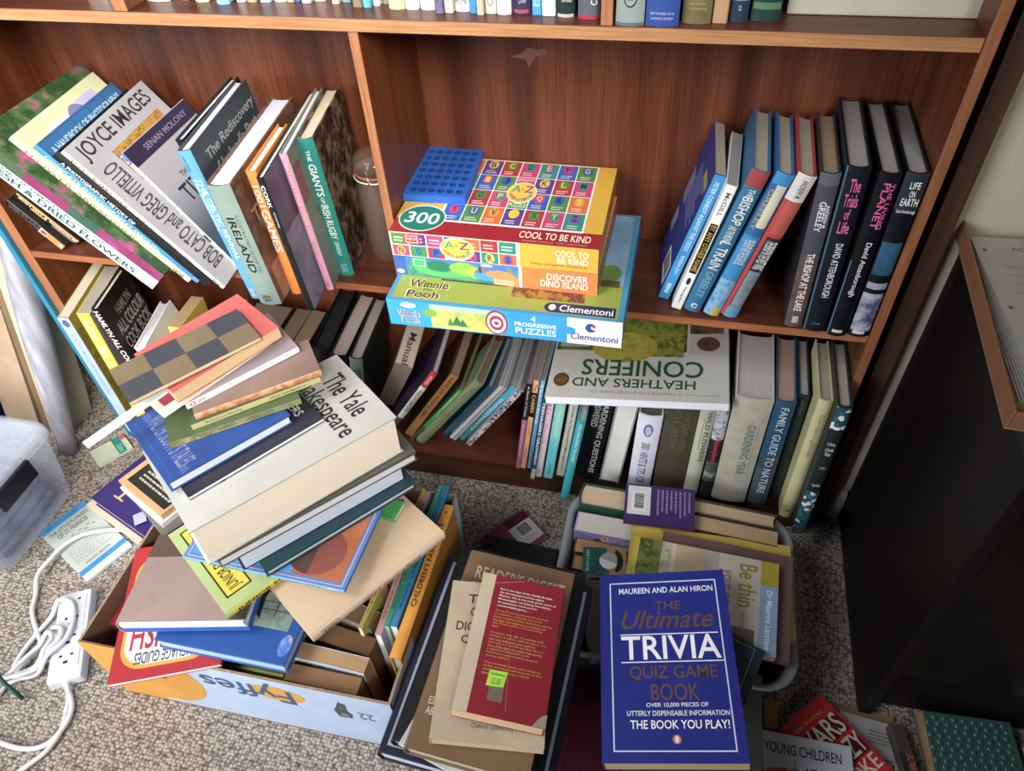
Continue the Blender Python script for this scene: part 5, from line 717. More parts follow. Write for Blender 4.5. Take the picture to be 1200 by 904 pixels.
for i,(x0,x1,y,cc) in enumerate(UP):
    T=x1-x0-.0006; S=[]
    if i in(22,23): S=[('t','M',.2,.12,.8,.19,'#2a2a2c')]
    if i==26: S=[('t','POULTER',.1,.05,.9,.08,'#4a4a52')]
    if i==29: S=[('e',.2,.05,.8,.11,'#8a8474'),('e',.32,.06,.68,.1,'#dcd4c0')]
    if i==31: S=[('blob',.3,.06,.8,.14,'#7d88b0'),('r',.1,.01,.9,.03,'#a8486a')]
    if i==32: S=[('t','OCO',.2,.06,.8,.12,'#d8ecf6')]
    if i==33: S=[('t','QUOTE',.1,.09,.9,.11,'#7a8a94')]
    if i==34: S=[('t','IAN HART',.3,.09,.9,.11,'#b8c4c0'),('r',.05,.0,.95,.02,'#b8b4a4')]
    if i==35: S=[('t','CD',.6,.1,.9,.17,'#d0d0d4',90),('r',0,0,1,.025,'#a83038')]
    if i==36: S=[('poly',)]
    if i==37: S=[('t','BETTER BASED ON A',.15,.075,.85,.09,'#a8b4dc'),('t','WARNING SOCIETY',.15,.045,.85,.06,'#a8b4dc')]
    if i==38: S=[('t','ANGEL',.2,.12,.8,.135,'#a89a5a'),('t','NOVELS',.2,.09,.8,.105,'#a89a5a'),('r',.05,.15,.95,.155,'#a89a5a')]
    if i==40: S=[('t','2',.4,.08,.6,.11,'#9aa4a8'),('r',.1,.14,.9,.146,'#8a949a')]
    if i==41: S=[('r',.05,.07,.95,.11,'#4f7a5c')]
    hex_=i==36
    if hex_: S=[('e',.25,.1,.75,.22,'#2a3436'),('e',.3,.11,.7,.21,'#8a9692'),('r',.4,.14,.6,.146,'#2a3436'),('tri',.42,.155,.58,.19,'#2a3436'),('r',0,0,1,.02,'#5a6a68')]
    h=.175+.02*math.sin(i*2.3); w=min(.12+.015*math.sin(i*1.7),DEP-.004-y)
    book('upper',((x0/2+x1/2,y+w/2,ZT1+h/2+.0003),(1,0,0,0),(T,w,h)),('hardback_book' if T>.016 else 'paperback_book',ULAB[i],'hard' if T>.016 else 'soft',dict(c=cc,pg='#cfc4ac',S=S)))
bx=thing('document_box','long pale green-grey box at the right end of the upper shelf','box',(1.2745,.115,ZT1))
mb=MB(); mb.box(-.0975,.0975,-.066,.066,.0003,.07,mat('#b9b8a0',.6),bev=.002); mb.build('body',bx)
mb=MB(); mb.box(-.0985,.0985,-.067,.067,.0705,.09,mat('#b3b29a',.6),bev=.002); mb.build('lid',bx)
# ------------------------------------------------------------------ game boxes
def gamebox(key,oname,label,body,faces,lid=None,cat='board game'):
    c,R,T,W,H=frame(ROWS[key]); base=c-R.col[0]*(T/2)
    o=thing(oname,label,cat,base,None,'jigsaw boxes on the middle shelf'); o.rotation_mode='QUATERNION'; o.rotation_quaternion=R.to_quaternion()
    mb=MB(); mb.box(-T/2,T/2,-W/2,W/2,-H/2,H/2,body,bev=.001)
    for f,its in faces.items():
        fc=Face(mb,f,T,W,H)
        for it in its: fc.draw(it)
    p=mb.build('box_lid',o,norm=False); p.location=(T/2,0,0)
    mb=MB(); mb.box(-T/2+.0001,-T/2+.002,-W/2+.002,W/2-.002,-H/2+.002,H/2-.002,mat('#b8ac94')); p=mb.build('box_base',o); p.location=(T/2-.0006,0,0)
    return o
PAL=['#2f62bc','#4f8c3a','#e06a35','#5b3f94','#b8323a','#cf3f73','#2a8f80']
EC=['#d8a030','#cf3f73','#2a8f80','#e0c030','#2f62bc','#7a5aa8','#4f8c3a']
def cell(u0,v0,u1,v1,ch,i):
    L=[('r',u0,v0,u1,v1,PAL[i%7])]
    cu=(u0+u1)/2; ru=(u1-u0)*.28; L.append(('e',cu-ru,v0+(v1-v0)*.42,cu+ru,v0+(v1-v0)*.98,EC[(i*3+1)%7]))
    L.append(('t',ch,cu-ru*.5,v0+(v1-v0)*.52,cu+ru*.5,v0+(v1-v0)*.88,'#f2d23a' if i%2 else '#3a2a6a'))
    L.append(('l',u0+(u1-u0)*.18,v0+(v1-v0)*.08,u1-(u1-u0)*.15,v0+(v1-v0)*.34,'#e8d8d0',2,0))
    return L
def azlogo(cu,cv,ru,rv):
    L=[('e',cu-ru,cv-rv,cu+ru,cv+rv,'#f6f0dc'),('e',cu-ru*.94,cv-rv*.93,cu+ru*.94,cv+rv*.93,'#f0c430'),('t','A',cu-ru*.72,cv+rv*.02,cu-ru*.12,cv+rv*.66,'#1f9a8a'),('t','-',cu-ru*.08,cv+rv*.25,cu+ru*.08,cv+rv*.35,'#c83a3a'),('t','Z',cu+ru*.12,cv+rv*.02,cu+ru*.74,cv+rv*.66,'#5b3f94')]
    for i,ch in enumerate('kindness'):
        a=math.radians(198+i*20.5); L.append(('t',ch,cu+ru*.68*math.cos(a)-ru*.1,cv+rv*.68*math.sin(a)-rv*.14,cu+ru*.68*math.cos(a)+ru*.1,cv+rv*.68*math.sin(a)+rv*.14,['#c83a3a','#e06a35','#2f62bc','#4f8c3a','#cf3f73','#5b3f94','#1f9a8a','#2f62bc'][i]))
    return L
top=[('r',0,0,1,1,'#dfae24'),('r',0,0,1,.165,'#a3222a'),('r',.035,.16,.912,.99,'#f0ece2')]
rows=['TUVWXYZ','NOP?QRS','HIJ?KLM','ABCDEFG']; gu0,gu1,gv0,gv1=.215,.905,.175,.985
for j,rw in enumerate(rows):
    for i,ch in enumerate(rw):
        u0=gu0+(gu1-gu0)*i/7; u1=gu0+(gu1-gu0)*(i+1)/7; v0=gv0+(gv1-gv0)*j/4; v1=gv0+(gv1-gv0)*(j+1)/4
        if ch=='?':
            top.append(('r',u0+.003,v0+.004,u1-.003,v1-.004,'#4f8c3a' if j==1 else '#cf3f73'))
            top.append(('t','PUZZLE' if j==1 else 'JIGSAW',u0+.008,v0+.02 if j==1 else v1-.06,u1-.008,v0+.07 if j==1 else v1-.02,'#f0e8d8'))
        else: top+=cell(u0+.003,v0+.004,u1-.003,v1-.004,ch,i+j*3)
top+=azlogo(gu0+(gu1-gu0)*3.5/7,gv0+(gv1-gv0)*.5,.075,.135)
top+=[('r',.03,.2,.205,.99,'#dfae24'),('r',.05,.36,.14,.44,'#1f7f6c'),('e',-.02+.035,.02,.245,.33,'#f0ece2'),('e',.02,.03,.24,.318,'#127a6a'),('t','300',.05,.11,.215,.24,'#eef2ee'),('t','COOL TO BE KIND',.62,.055,.955,.13,'#f4e8d8'),('t','JIGSAW PUZZLE  FOR CHILDREN',.64,.015,.94,.035,'#d09a7a')]
fr=[('r',0,0,1,1,'#f2efe6')]
for i,ch in enumerate(['2','','','','4','5','6']):
    u0=.008+.615*i/7; fr.append(('r',u0,.5,u0+.615/7-.006,.97,PAL[(i*2+1)%7])); fr.append(('l',u0+.012,.6,u0+.07,.85,'#ecd8d0',2,0))
for i,ch in enumerate('NOP?QRS'):
    u0=.008+.615*i/7; u1=u0+.615/7-.006
    if ch!='?': fr+=[('r',u0,.02,u1,.47,PAL[(i*3+5)%7]),('e',u0+.018,.04,u1-.018,.45,EC[(i*2)%7]),('t',ch,u0+.03,.12,u1-.03,.38,'#2a3a7a')]
fr+=[('r',.07,.56,.15,.95,'#c83a3a'),('o',.08,.6,.14,.9,'#f2e8e0',.001),('t','AGE 5+',.085,.72,.135,.82,'#f2e8e0')]
fr+=azlogo(.33,.5,.085,.47)
fr+=[('r',.632,.0,1,1,'#e4ac20'),('t','COOL TO',.80,.6,.955,.84,'#f8f0e0'),('t','BE KIND',.81,.31,.955,.55,'#f8f0e0'),('t','300pc JIGSAW PUZZLE',.68,.16,.95,.26,'#8a4a1c')]
gamebox('kind_box','jigsaw_box','yellow and red alphabet jigsaw box with a 300 badge, uppermost of three','x' and mat('#c9a02a'),{'F':top,'D':fr,'R':[('r',0,0,1,1,'#b08a28')]})
fr=[('r',0,0,1,1,'n:14:#3f9a5a,#58b06a,#2f7f7a,#7cc48a'),('r',0,.62,.62,1,'#4a7ec8'),('r',0,0,.06,1,'#3a62b0'),('ell' and 'e',.1,.1,.4,.7,'#57b868'),('e',.16,.35,.3,.85,'#1f7f5a'),('e',.28,.3,.42,.9,'#8cc040'),('e',.36,.2,.46,.75,'#a8c83a'),('tri',.4,.45,.5,.98,'#77808c'),('tri',.54,.4,.62,.95,'#7d8a8a'),('e',.4,.15,.56,.55,'#3fa0dc'),('e',.46,.3,.6,.7,'#e8915a'),('e',.52,.0,.66,.5,'#e8915a'),('r',.5,.03,.6,.3,'#ecb08a'),('r',.09,.45,.17,.92,'#3fb070'),('o',.1,.52,.16,.85,'#d8f0dc',.001),('e',.44,.82,.5,.93,'#e8f0f6'),('e',.005,.1,.045,.3,'#dfe8f0'),('r',.43,.5,.44,.8,'#4a3a34'),('r',.625,0,.64,1,'#f2efe6'),('r',.64,0,1,1,'#e97f3c'),('t','DISCOVER',.76,.53,.955,.83,'#faf2e8'),('t','DINO ISLAND',.73,.2,.955,.5,'#faf2e8')]
gamebox('dino_box','jigsaw_box','orange-ended island landscape jigsaw box, middle of the three boxes',mat('#d8853f'),{'D':fr,'R':[('r',0,0,1,1,'#8a6a50')]})
top=[('r',0,0,1,1,'#3f93bd'),('r',.02,.02,.975,.98,'#98a43c'),('r',.86,.3,.975,.98,'n:6:#6a9ec4,#86b4d4,#5a90b8'),('e',.86,.33,.96,.48,'n:40:#5a7a3a,#7a9a4a'),('r',.88,.28,.96,.34,'#5a5a34'),('r',.2,.2,.5,.5,'n:40:#3a4a5a,#6a4a44,#2f3a34,#b89a3a'),('r',.52,.12,.83,.5,'n:34:#7a5a2a,#b8862a,#5a3a2c,#a84a4a,#d0a030'),('r',.83,.3,.86,.95,'n:30:#8a3a5a,#5a6a70,#a8506a'),
 ('t','Winnie',.065,.117,.25,.195,'#f0e4dc'),('t','Winnie',.069,.122,.246,.19,'#5c2a26'),('t','the',.14,.1,.18,.118,'#5c2a26'),('t','Pooh',.075,.03,.225,.1,'#f0e4dc'),('t','Pooh',.079,.035,.221,.095,'#5c2a26'),
 ('r',.70,.025,.965,.105,'#27305c'),('e',.672,.025,.735,.105,'#27305c'),('e',.69,.04,.72,.09,'#e8ecf4'),('t','Clementoni',.735,.038,.955,.092,'#eef0f6'),('o',.895,.93,.955,.975,'#b8d0e0',.001),('t','3D',.91,.94,.94,.965,'#b8d0e0')]
fr=[('r',0,0,1,1,'#229fe4'),('e',.06,.72,.13,.93,'#e8f2fa'),('t','Disney',.07,.78,.12,.87,'#4a7ab0'),('t','Winnie',.042,.38,.142,.64,'#f2e0d4'),('t','Winnie',.045,.4,.139,.62,'#9a5a4a'),('t','Pooh',.055,.12,.135,.37,'#f2e0d4'),('t','Pooh',.058,.14,.132,.35,'#9a5a4a'),
 ('r',.19,.03,.5,.95,'n:24:#c8c85a,#a8bc4a,#d8d070,#88a840'),('r',.19,.75,.5,.95,'n:30:#bcd8c8,#a8c8a0,#dce8e0'),('e',.155,.45,.22,.75,'#7fae3f'),('tri',.28,.2,.33,.6,'#2f7f4a'),('tri',.26,.18,.29,.5,'#3f8f4a'),('tri',.31,.18,.35,.5,'#2f7f4a'),('e',.35,.2,.42,.5,'#d8c860'),
 ('e',.43,.02,.525,.98,'#a83a48'),('e',.437,.08,.518,.9,'#e8d8d8'),('e',.447,.2,.508,.78,'#a83a48'),('e',.457,.32,.498,.66,'#e8d8d8'),('e',.467,.42,.488,.56,'#a83a48'),
 ('t','4',.625,.68,.645,.9,'#f4f8fc'),('t','PROGRESSIVE',.555,.47,.73,.62,'#f4f8fc'),('t','PUZZLES',.558,.17,.73,.41,'#f4f8fc'),
 ('r',.775,0,1,1,'#e6e8f2'),('e',.755,.35,.81,.65,'#229fe4'),('e',.85,.5,.895,.84,'#2a4f9c'),('e',.872,.6,.902,.78,'#e6e8f2'),('e',.877,.68,.892,.8,'#d03a3a'),('t','Clementoni',.79,.18,.985,.43,'#27408c')]
gamebox('pooh_box','jigsaw_box','blue and green box of four progressive puzzles, lowest of the three boxes',mat('#2f8fc8'),{'F':top,'D':fr,'R':[('r',0,0,1,1,'#3f8ab8')]})
# blue plastic grid with 6 x 7 round holes
c,R,T,W,H=frame(ROWS['blue_grid']); base=c-R.col[0]*(T/2)
o=thing('counter_grid','blue plastic grid of round holes on the jigsaw box','game',base); o.rotation_mode='QUATERNION'; o.rotation_quaternion=R.to_quaternion()
blue=mat('#1a5fc0',.3); bm=bmesh.new(); mb=MB()
nw,nh=6,7; mw,mh=.005,.006; cwid=(W-2*mw)/nw; chei=(H-2*mh-.004)/nh; seg=16
for (x,zs) in ((T/2,1),(-T/2+.002,-1)):
    mb.face([(x,-W/2,-H/2),(x,-W/2+mw,-H/2),(x,-W/2+mw,H/2),(x,-W/2,H/2)],blue); mb.face([(x,W/2-mw,-H/2),(x,W/2,-H/2),(x,W/2,H/2),(x,W/2-mw,H/2)],blue)
    mb.face([(x,-W/2+mw,-H/2),(x,W/2-mw,-H/2),(x,W/2-mw,-H/2+mh),(x,-W/2+mw,-H/2+mh)],blue); mb.face([(x,-W/2+mw,H/2-mh-.004),(x,W/2-mw,H/2-mh-.004),(x,W/2-mw,H/2),(x,-W/2+mw,H/2)],blue)
rad=min(cwid,chei)*.39
for i in range(nw):
    for j in range(nh):
        cy=-W/2+mw+cwid*(i+.5); cz=-H/2+mh+chei*(j+.5); ring=[]; sq=[]
        for k in range(seg):
            a=2*math.pi*k/seg; ca,sa=math.cos(a),math.sin(a); q=max(abs(ca),abs(sa))
            ring.append((cy+rad*ca,cz+rad*sa)); sq.append((cy+cwid/2*ca/q,cz+chei/2*sa/q))
        for k in range(seg):
            k2=(k+1)%seg
            for x in (T/2,-T/2+.002): mb.face([(x,*sq[k]),(x,*sq[k2]),(x,*ring[k2]),(x,*ring[k])],blue)
            mb.face([(T/2,*ring[k]),(T/2,*ring[k2]),(-T/2+.002,*ring[k2]),(-T/2+.002,*ring[k])],mat('#0f3f86',.35))
for y in (-W/2,W/2): mb.face([(-T/2,y,-H/2),(T/2,y,-H/2),(T/2,y,H/2),(-T/2,y,H/2)],blue)
for z in (-H/2,H/2): mb.face([(-T/2,-W/2,z),(T/2,-W/2,z),(T/2,W/2,z),(-T/2,W/2,z)],blue)
mb.face([(T/2+.0002,-W/2+.002,-H/2+.001),(T/2+.0002,W/2-.002,-H/2+.001),(T/2+.0002,W/2-.002,-H/2+.0022),(T/2+.0002,-W/2+.002,-H/2+.0022)],mat('#3f86e0',.3))
p=mb.build('grid_frame',o); p.location=(T/2,0,0)
mb=MB(); mb.box(-T/2,-T/2+.0015,-W/2+.003,W/2-.003,-H/2+.003,H/2-.003,mat('#123f84',.4)); p=mb.build('back_plate',o); p.location=(T/2,0,0)
# ------------------------------------------------------------------ glass jar behind the divider
m,nt,b=newmat('glass'); b.inputs['Base Color'].default_value=srgb('#8a7464'); b.inputs['Roughness'].default_value=.06; b.inputs['Alpha'].default_value=.2; b.inputs['Specular IOR Level'].default_value=1
glass=m
jar=thing('storage_jar','clear glass clip-top jar beside the bookcase divider','jar',(.636,.092,ZM1))
mb=MB(); mb.lathe([(0,.001),(.033,.001),(.037,.005),(.037,.132),(.033,.142),(.033,.15),(.0305,.15),(.0305,.14),(.0343,.13),(.0343,.008),(.031,.005),(0,.005)],glass,36); mb.build('jar_body',jar)
mb=MB(); mb.lathe([(0,.1545),(.033,.1545),(.036,.158),(.035,.17),(.029,.179),(.012,.182),(0,.182)],glass,36); mb.build('jar_lid',jar)
mb=MB(); mb.tube([(.0362*math.cos(a),.0362*math.sin(a),.146) for a in [2*math.pi*i/32 for i in range(33)]],.0013,mat('#c8c4bc',.2),6); mb.tube([(0,-.037,.146),(.002,-.043,.158),(0,-.039,.168)],.0013,mat('#c8c4bc',.2),6); mb.build('wire_clip',jar)
mb=MB(); mb.lathe([(.031,.1502),(.036,.1502),(.036,.1543),(.031,.1543),(.031,.1502)],mat('#8a5238',.6),32); mb.build('seal_ring',jar)
# ------------------------------------------------------------------ open carton (banana box tray)
c,R,T,W,H=frame(ROWS['cardboard_box'])
yaw=math.atan2(R[1][1],R[0][1]); hgt=.182
ct=thing('cardboard_box','open white and brown banana carton overfilled with books','box',(c.x,c.y,0),(0,0,yaw))
kraft=mat('n:14:#7d6350,#86694f,#745a48',.85); prt=mat('#b9cdea',.6); w2,h2,th=W/2,H/2,.004
def wallp(nm,x0,x1,y0,y1,outer,deco=None):
    mb=MB(); mb.box(x0,x1,y0,y1,.0045,hgt,kraft,mats={outer:prt,'+z':mat('n:300:#b89c7c,#8a6f58,#c8ac8c',.9)})
    if deco:
        f=Face(mb,'F',1,1,1)
        f.o,f.u,f.v,f.nrm=deco[0]; f.lu,f.lv=f.u.length,f.v.length
        for it in deco[1]: f.draw(it)
    return mb.build(nm,ct,norm=False)
mb=MB(); mb.box(-w2,w2,-h2,h2,0,.004,kraft); mb.build('box_base',ct)
wallp('side_wall',-w2,w2,-h2,-h2+th,'-y',((Vector((-w2,-h2,.0045)),Vector((W,0,0)),Vector((0,0,hgt)),Vector((0,-1,0))),
  [('r',0,.0,.16,1,'#e8a02c'),('e',-.04+.04,.05,.36,.99,'#e8a02c'),('e',.02,.55,.34,1.0,'#e8a02c'),('e',.1,.52,.24,.6,'#6a4a20'),('e',.54,.58,.72,.86,'#e8a02c'),('t','Fyffes',.38,.55,.68,.9,'#3a5f88',180),('blob',.8,.5,.86,.82,'#4a5450'),('t','22',.88,.55,.93,.68,'#6a7078',180)]))
wallp('side_wall',-w2,w2,h2-th,h2,'+y')
wallp('side_wall',-w2,-w2+th,-h2+th+.0002,h2-th-.0002,'-x')
wallp('side_wall',w2-th,w2,-h2+th+.0002,h2-th-.0002,'+x',((Vector((w2,-h2,.0045)),Vector((0,H,0)),Vector((0,0,hgt)),Vector((1,0,0))),[('e',.0,.1,.25,.9,'#e8a02c')]))
def loose(oname,label,kind,ctr,q,dims,**k): return book('loose',(ctr,q,dims),(oname,label,kind,k))
def qz(deg,tilt=0,axis=(1,0,0)): 
    return tuple(Quaternion((0,0,1),math.radians(deg))@Quaternion(axis,math.radians(tilt)))
# extra books standing and lying inside the carton
B2=c
def flatq(yawdeg): return tuple((Matrix.Rotation(math.radians(yawdeg),3,'Z')@Matrix(((0,1,0),(0,0,1),(1,0,0)))).to_quaternion())
def upq(yawdeg,lean=0): return tuple((Matrix.Rotation(math.radians(yawdeg),3,'Z')@Matrix.Rotation(math.radians(lean),3,'X')).to_quaternion())

loose('paperback_book','lime-edged book lying flat at the front of the carton','hard',(.545,-.41,.1535),flatq(0),(.026,.15,.165),c='#c8d040',pg='#c9c4b0')
loose('paperback_book','brown-paged book lying lowest at the carton front','soft',(.56,-.42,.1115),flatq(0),(.052,.14,.17),c='#3a2c22',pg='#7d6248')
loose('hardback_book','dark red book lying flat in the carton beside the lime-edged one','hard',(.402,-.425,.125),flatq(0),(.03,.11,.16),c='#6a2a24',pg='#8a7058')
loose('paperback_book','small red-topped book by the left carton wall','soft',(.34,-.40,.135),flatq(90),(.03,.14,.085),c='#b02c34',pg='#d8d0cc',F=[('t','INISH',.3,.75,.9,.95,'#e0b0a8')])
loose('paperback_book','brown-paged paperback standing at the front of the carton','soft',(.672,-.492,.0875),upq(-90),(.026,.115,.165),c='#4a3426',pg='#8f6a48')
loose('paperback_book','white-covered paperback standing in the carton, page tops up','soft',(.672,-.462,.09),upq(-92),(.024,.118,.17),c='#c6d0e2',pg='#b08c64',F=[('t','THE COMPLETE WORKS',.1,.9,.9,.96,'#6a7488')])
loose('paperback_book','dark brown paperback standing third in the carton corner','soft',(.668,-.425,.0855),upq(-97),(.03,.118,.16),c='#43301f',pg='#7a583a')
loose('paperback_book','pale-backed paperback standing fourth in the carton corner','soft',(.662,-.382,.0875),upq(-102),(.03,.115,.165),c='#b8a890',pg='#84664a')
loose('paperback_book','browned paperback leaning behind the standing ones in the carton','soft',(.668,-.335,.0925),upq(-110),(.028,.1,.175),c='#7a6248',pg='#a98a62')

# ------------------------------------------------------------------ plastic tub
tb=thing('plastic_tub','grey-white rounded plastic tub packed with books','tub',(1.152,-.222,0))
def rrect(w,h,r,n=8):
    out=[]
    for cx,cy,a in ((w-r,h-r,0),(-w+r,h-r,90),(-w+r,-h+r,180),(w-r,-h+r,270)):
        for i in range(n+1):
            t=math.radians(a+90*i/n); out.append((cx+r*math.cos(t),cy+r*math.sin(t)))
    return out
plast=mat('#8f9299',.35); plast.node_tree.nodes['Principled BSDF'].inputs['Transmission Weight'].default_value=.15
def shell(mb,levels,m):
    rings=[]
    for w,h,r,z in levels: rings.append([mb.bm.verts.new((x,y,z)) for x,y in rrect(w,h,r)])
    k=mb.mi(m)
    for a,b_ in zip(rings,rings[1:]):
        n=len(a)
        for j in range(n):
            f=mb.bm.faces.new((a[j],a[(j+1)%n],b_[(j+1)%n],b_[j])); f.material_index=k; f.smooth=True
    return rings
mb=MB(); rg=shell(mb,[(.153,.125,.04,0),(.157,.129,.045,.004),(.175,.143,.05,.13),(.184,.151,.055,.134),(.186,.153,.056,.14),(.183,.150,.054,.142),(.176,.144,.05,.14),(.172,.140,.05,.13),(.154,.126,.045,.006)],plast)
f=mb.bm.faces.new(rg[0][::-1]); f=mb.bm.faces.new(rg[-1]); mb.build('tub_shell',tb)

loose('hardback_book','green-edged hardback standing at the back left of the tub','hard',(1.045,-.101,.086),upq(-92),(.046,.125,.155),c='#1f4a34',pg='#c4a68a')
loose('hardback_book','fat beige-paged book standing along the back of the tub','hard',(1.213,-.094,.087),upq(-94),(.03,.19,.157),c='#3f3a34',pg='#b89f7a')
loose('hardback_book','second fat beige-paged book, in front of the first along the tub back','soft',(1.216,-.1255,.086),upq(-94),(.028,.185,.155),c='#4a4038',pg='#b0946c')
loose('paperback_book','lavender flower-covered paperback standing in the tub','soft',(1.04,-.151,.081),upq(-92),(.038,.112,.145),c='#7d7ab4',pg='#bdb6ae',F=[('r',0,0,1,1,'#7f7cb8'),('l',.04,.9,.3,.97,'#4a4890',2,0),('blob',.36,.84,.56,.98,'#d8947a'),('e',.3,.82,.42,.92,'#4a4a3a'),('leaf',.7,.84,.85,.97,'#d8d8b4')])
loose('paperback_book','brown-paged paperback standing under the golf book','soft',(1.045,-.187,.0725),upq(-93),(.027,.115,.128),c='#4a3826',pg='#9c7a50')
loose('paperback_book','second brown-paged paperback standing under the golf book','soft',(1.045,-.2185,.072),upq(-93),(.026,.112,.127),c='#3a2a1c',pg='#8a6a44')
loose('hardback_book','thick dull book lying at the bottom of the tub','hard',(1.205,-.235,.043),flatq(90),(.068,.15,.19),c='#5a5048',pg='#a89878')
loose('hardback_book','thick dull book lying second from the bottom of the tub','hard',(1.205,-.235,.1125),flatq(90),(.068,.15,.19),c='#4a4440',pg='#a89878')

# ------------------------------------------------------------------ clear storage box
m,nt,b=newmat('clear_plastic'); b.inputs['Base Color'].default_value=(.6,.66,.76,1); b.inputs['Roughness'].default_value=.22; b.inputs['Alpha'].default_value=.24; b.inputs['Specular IOR Level'].default_value=.6
clear=m
sb=thing('storage_box','frosted clear plastic storage box with black clip handle on the carpet','storage box',(-.215,-.262,0))
mb=MB(); rg=shell(mb,[(.150,.092,.02,.0005),(.158,.1,.025,.006),(.186,.118,.03,.172),(.19,.122,.03,.174),(.19,.122,.03,.178),(.184,.116,.028,.178),(.183,.115,.028,.17),(.156,.098,.022,.008)],clear)
mb.bm.faces.new(rg[0][::-1]).material_index=0; mb.bm.faces.new(rg[-1]); mb.build('box_body',sb)
mb=MB(); rg=shell(mb,[(.178,.112,.028,.181),(.188,.122,.034,.181),(.189,.123,.034,.186),(.186,.12,.034,.195),(.175,.107,.03,.197),(.17,.102,.03,.191),(.15,.085,.03,.191)],clear)
mb.bm.faces.new(rg[-1]); mb.bm.faces.new(rg[0][::-1]); mb.build('box_lid',sb)
mb=MB(); mb.box(.1955,.204,-.055,.035,.15,.192,mat('#15161a',.4),bev=.003); mb.build('clip_handle',sb)
mb=MB(); mb.box(-.2035,-.1965,-.05,.05,.15,.192,mat('#15161a',.4),bev=.003); mb.build('clip_handle',sb)
cl=mat('n:14:#5a6684,#454f70,#7a86a2,#8a94b0',.9)
mb=MB()
for i in range(4): mb.box(-.135+.004*i,.135-.006*i,-.078,.078,.0085+.022*i,.029+.022*i,cl,bev=.008)
oo=mb.build('folded_cloth'); oo.location=(-.215,-.262,0); tag(oo,'folded blue-grey cloth inside the clear storage box','cloth')
# ------------------------------------------------------------------ things leaning left of the bookcase
te=thing('teal_board','tall teal-edged board standing against the bookcase side','board',(-.0285,.06,0))
mb=MB(); mb.box(-.0055,.0055,-.068,.105,0,.62,mat('#107c9e',.4),bev=.001); mb.build('board',te)
ro=thing('plastic_roll','roll of clear shiny plastic film leaning by the boards','roll',(-.138,-.073,0))
m,nt,b=newmat('film'); b.inputs['Base Color'].default_value=srgb('#9a9ca6'); b.inputs['Roughness'].default_value=.14; b.inputs['Metallic'].default_value=.1; b.inputs['Specular IOR Level'].default_value=.8
n_=N(nt,'ShaderNodeTexNoise'); n_.inputs['Scale'].default_value=1; nt.links.new(coords(nt,(60,60,5)),n_.inputs['Vector']); bump(nt,b,n_.outputs['Fac'],.25,.002)
r_=ramp(nt,n_.outputs['Fac'],[(.3,'#8d8d98'),(.5,'#a4a4ae'),(.7,'#bcbcc6')]); nt.links.new(r_.outputs[0],b.inputs['Base Color'])
P0=Vector((0,0,.006)); P1=Vector((.055,.13,.52))
mb=MB(); pa=[P0+(P1-P0)*i/8 for i in range(9)]; mb.tube(pa,[.019,.02,.022,.024,.026,.026,.025,.022,.018],m,20); mb.build('film_roll',ro)
mb=MB(); d=(P1-P0).normalized(); mb.tube([P0-d*.003,P0+d*.02],.013,mat('#b8a890',.8),16); mb.build('core_tube',ro)
def slab(oname,label,cat,base,top,thick,depth,m,ang=0):
    o=thing(oname,label,cat,base); mb=MB(); t=Vector(top)-Vector(base); ax=Vector((math.cos(ang),math.sin(ang),0)); dp=Vector((-math.sin(ang),math.cos(ang),0))*depth
    vs=[mb.bm.verts.new(ax*(thick*sx)+dp*sy+t*sz) for sx in(-.5,.5) for sy in(0,1) for sz in(0,1)]
    for ids in ((0,1,3,2),(4,6,7,5),(0,4,5,1),(2,3,7,6),(0,2,6,4),(1,5,7,3)): mb.bm.faces.new([vs[i] for i in ids])
    mb.mi(m); mb.build('sheet',o); return o
slab('cardboard_sheet','long cream cardboard strip leaning left of the plastic roll','cardboard',(-.181,-.05,0),(-.126,.045,.5),.026,.1,mat('n:6:#c4b294,#bda98a,#cdbc9e',.8))
slab('cardboard_sheet','brown card panel behind the cream cardboard strip','cardboard',(-.216,-.03,0),(-.163,.06,.48),.03,.1,mat('n:6:#6f563c,#7d6346,#62492f',.85))
slab('paper_parcel','beige kraft paper parcel standing behind the storage box','parcel',(-.297,-.02,0),(-.236,.07,.46),.085,.09,mat('n:5:#b49a7c,#a98e70,#c0a88c',.85))
slab('binder','dark navy binder standing behind the storage box','binder',(-.385,-.06,0),(-.345,-.01,.3),.06,.15,mat('#1c2a50',.45))
# ------------------------------------------------------------------ extension lead
ex=thing('extension_lead','white four-socket extension lead with bundled cable','extension lead',(.148,-.455,0))
eo=Vector((.148,-.455,0)); wp=mat('#d9dbe0',.3); ya=math.atan2(-.118,.064)
mb=MB(); M=Matrix.Translation((0,0,0))@Matrix.Rotation(ya,4,'Z')
mb.box(-.085,.085,-.028,.028,.0005,.026,wp,bev=.005,M=None)
bmesh.ops.transform(mb.bm,matrix=M,verts=mb.bm.verts[:]); mb.build('socket_block',ex)
for i in range(4):
    mb=MB(); x=-.06+.036*i; dkm=mat('#2a2a2c',.5)
    mb.box(x-.0155,x+.0155,-.021,.021,.0262,.0272,wp,bev=.0003)
    mb.box(x+.003,x+.008,-.0035,.0035,.0273,.0275,dkm); mb.box(x-.009,x-.005,-.0115,-.0065,.0273,.0275,dkm); mb.box(x-.009,x-.005,.0065,.0115,.0273,.0275,dkm)
    bmesh.ops.transform(mb.bm,matrix=M,verts=mb.bm.verts[:]); mb.build('socket',ex)
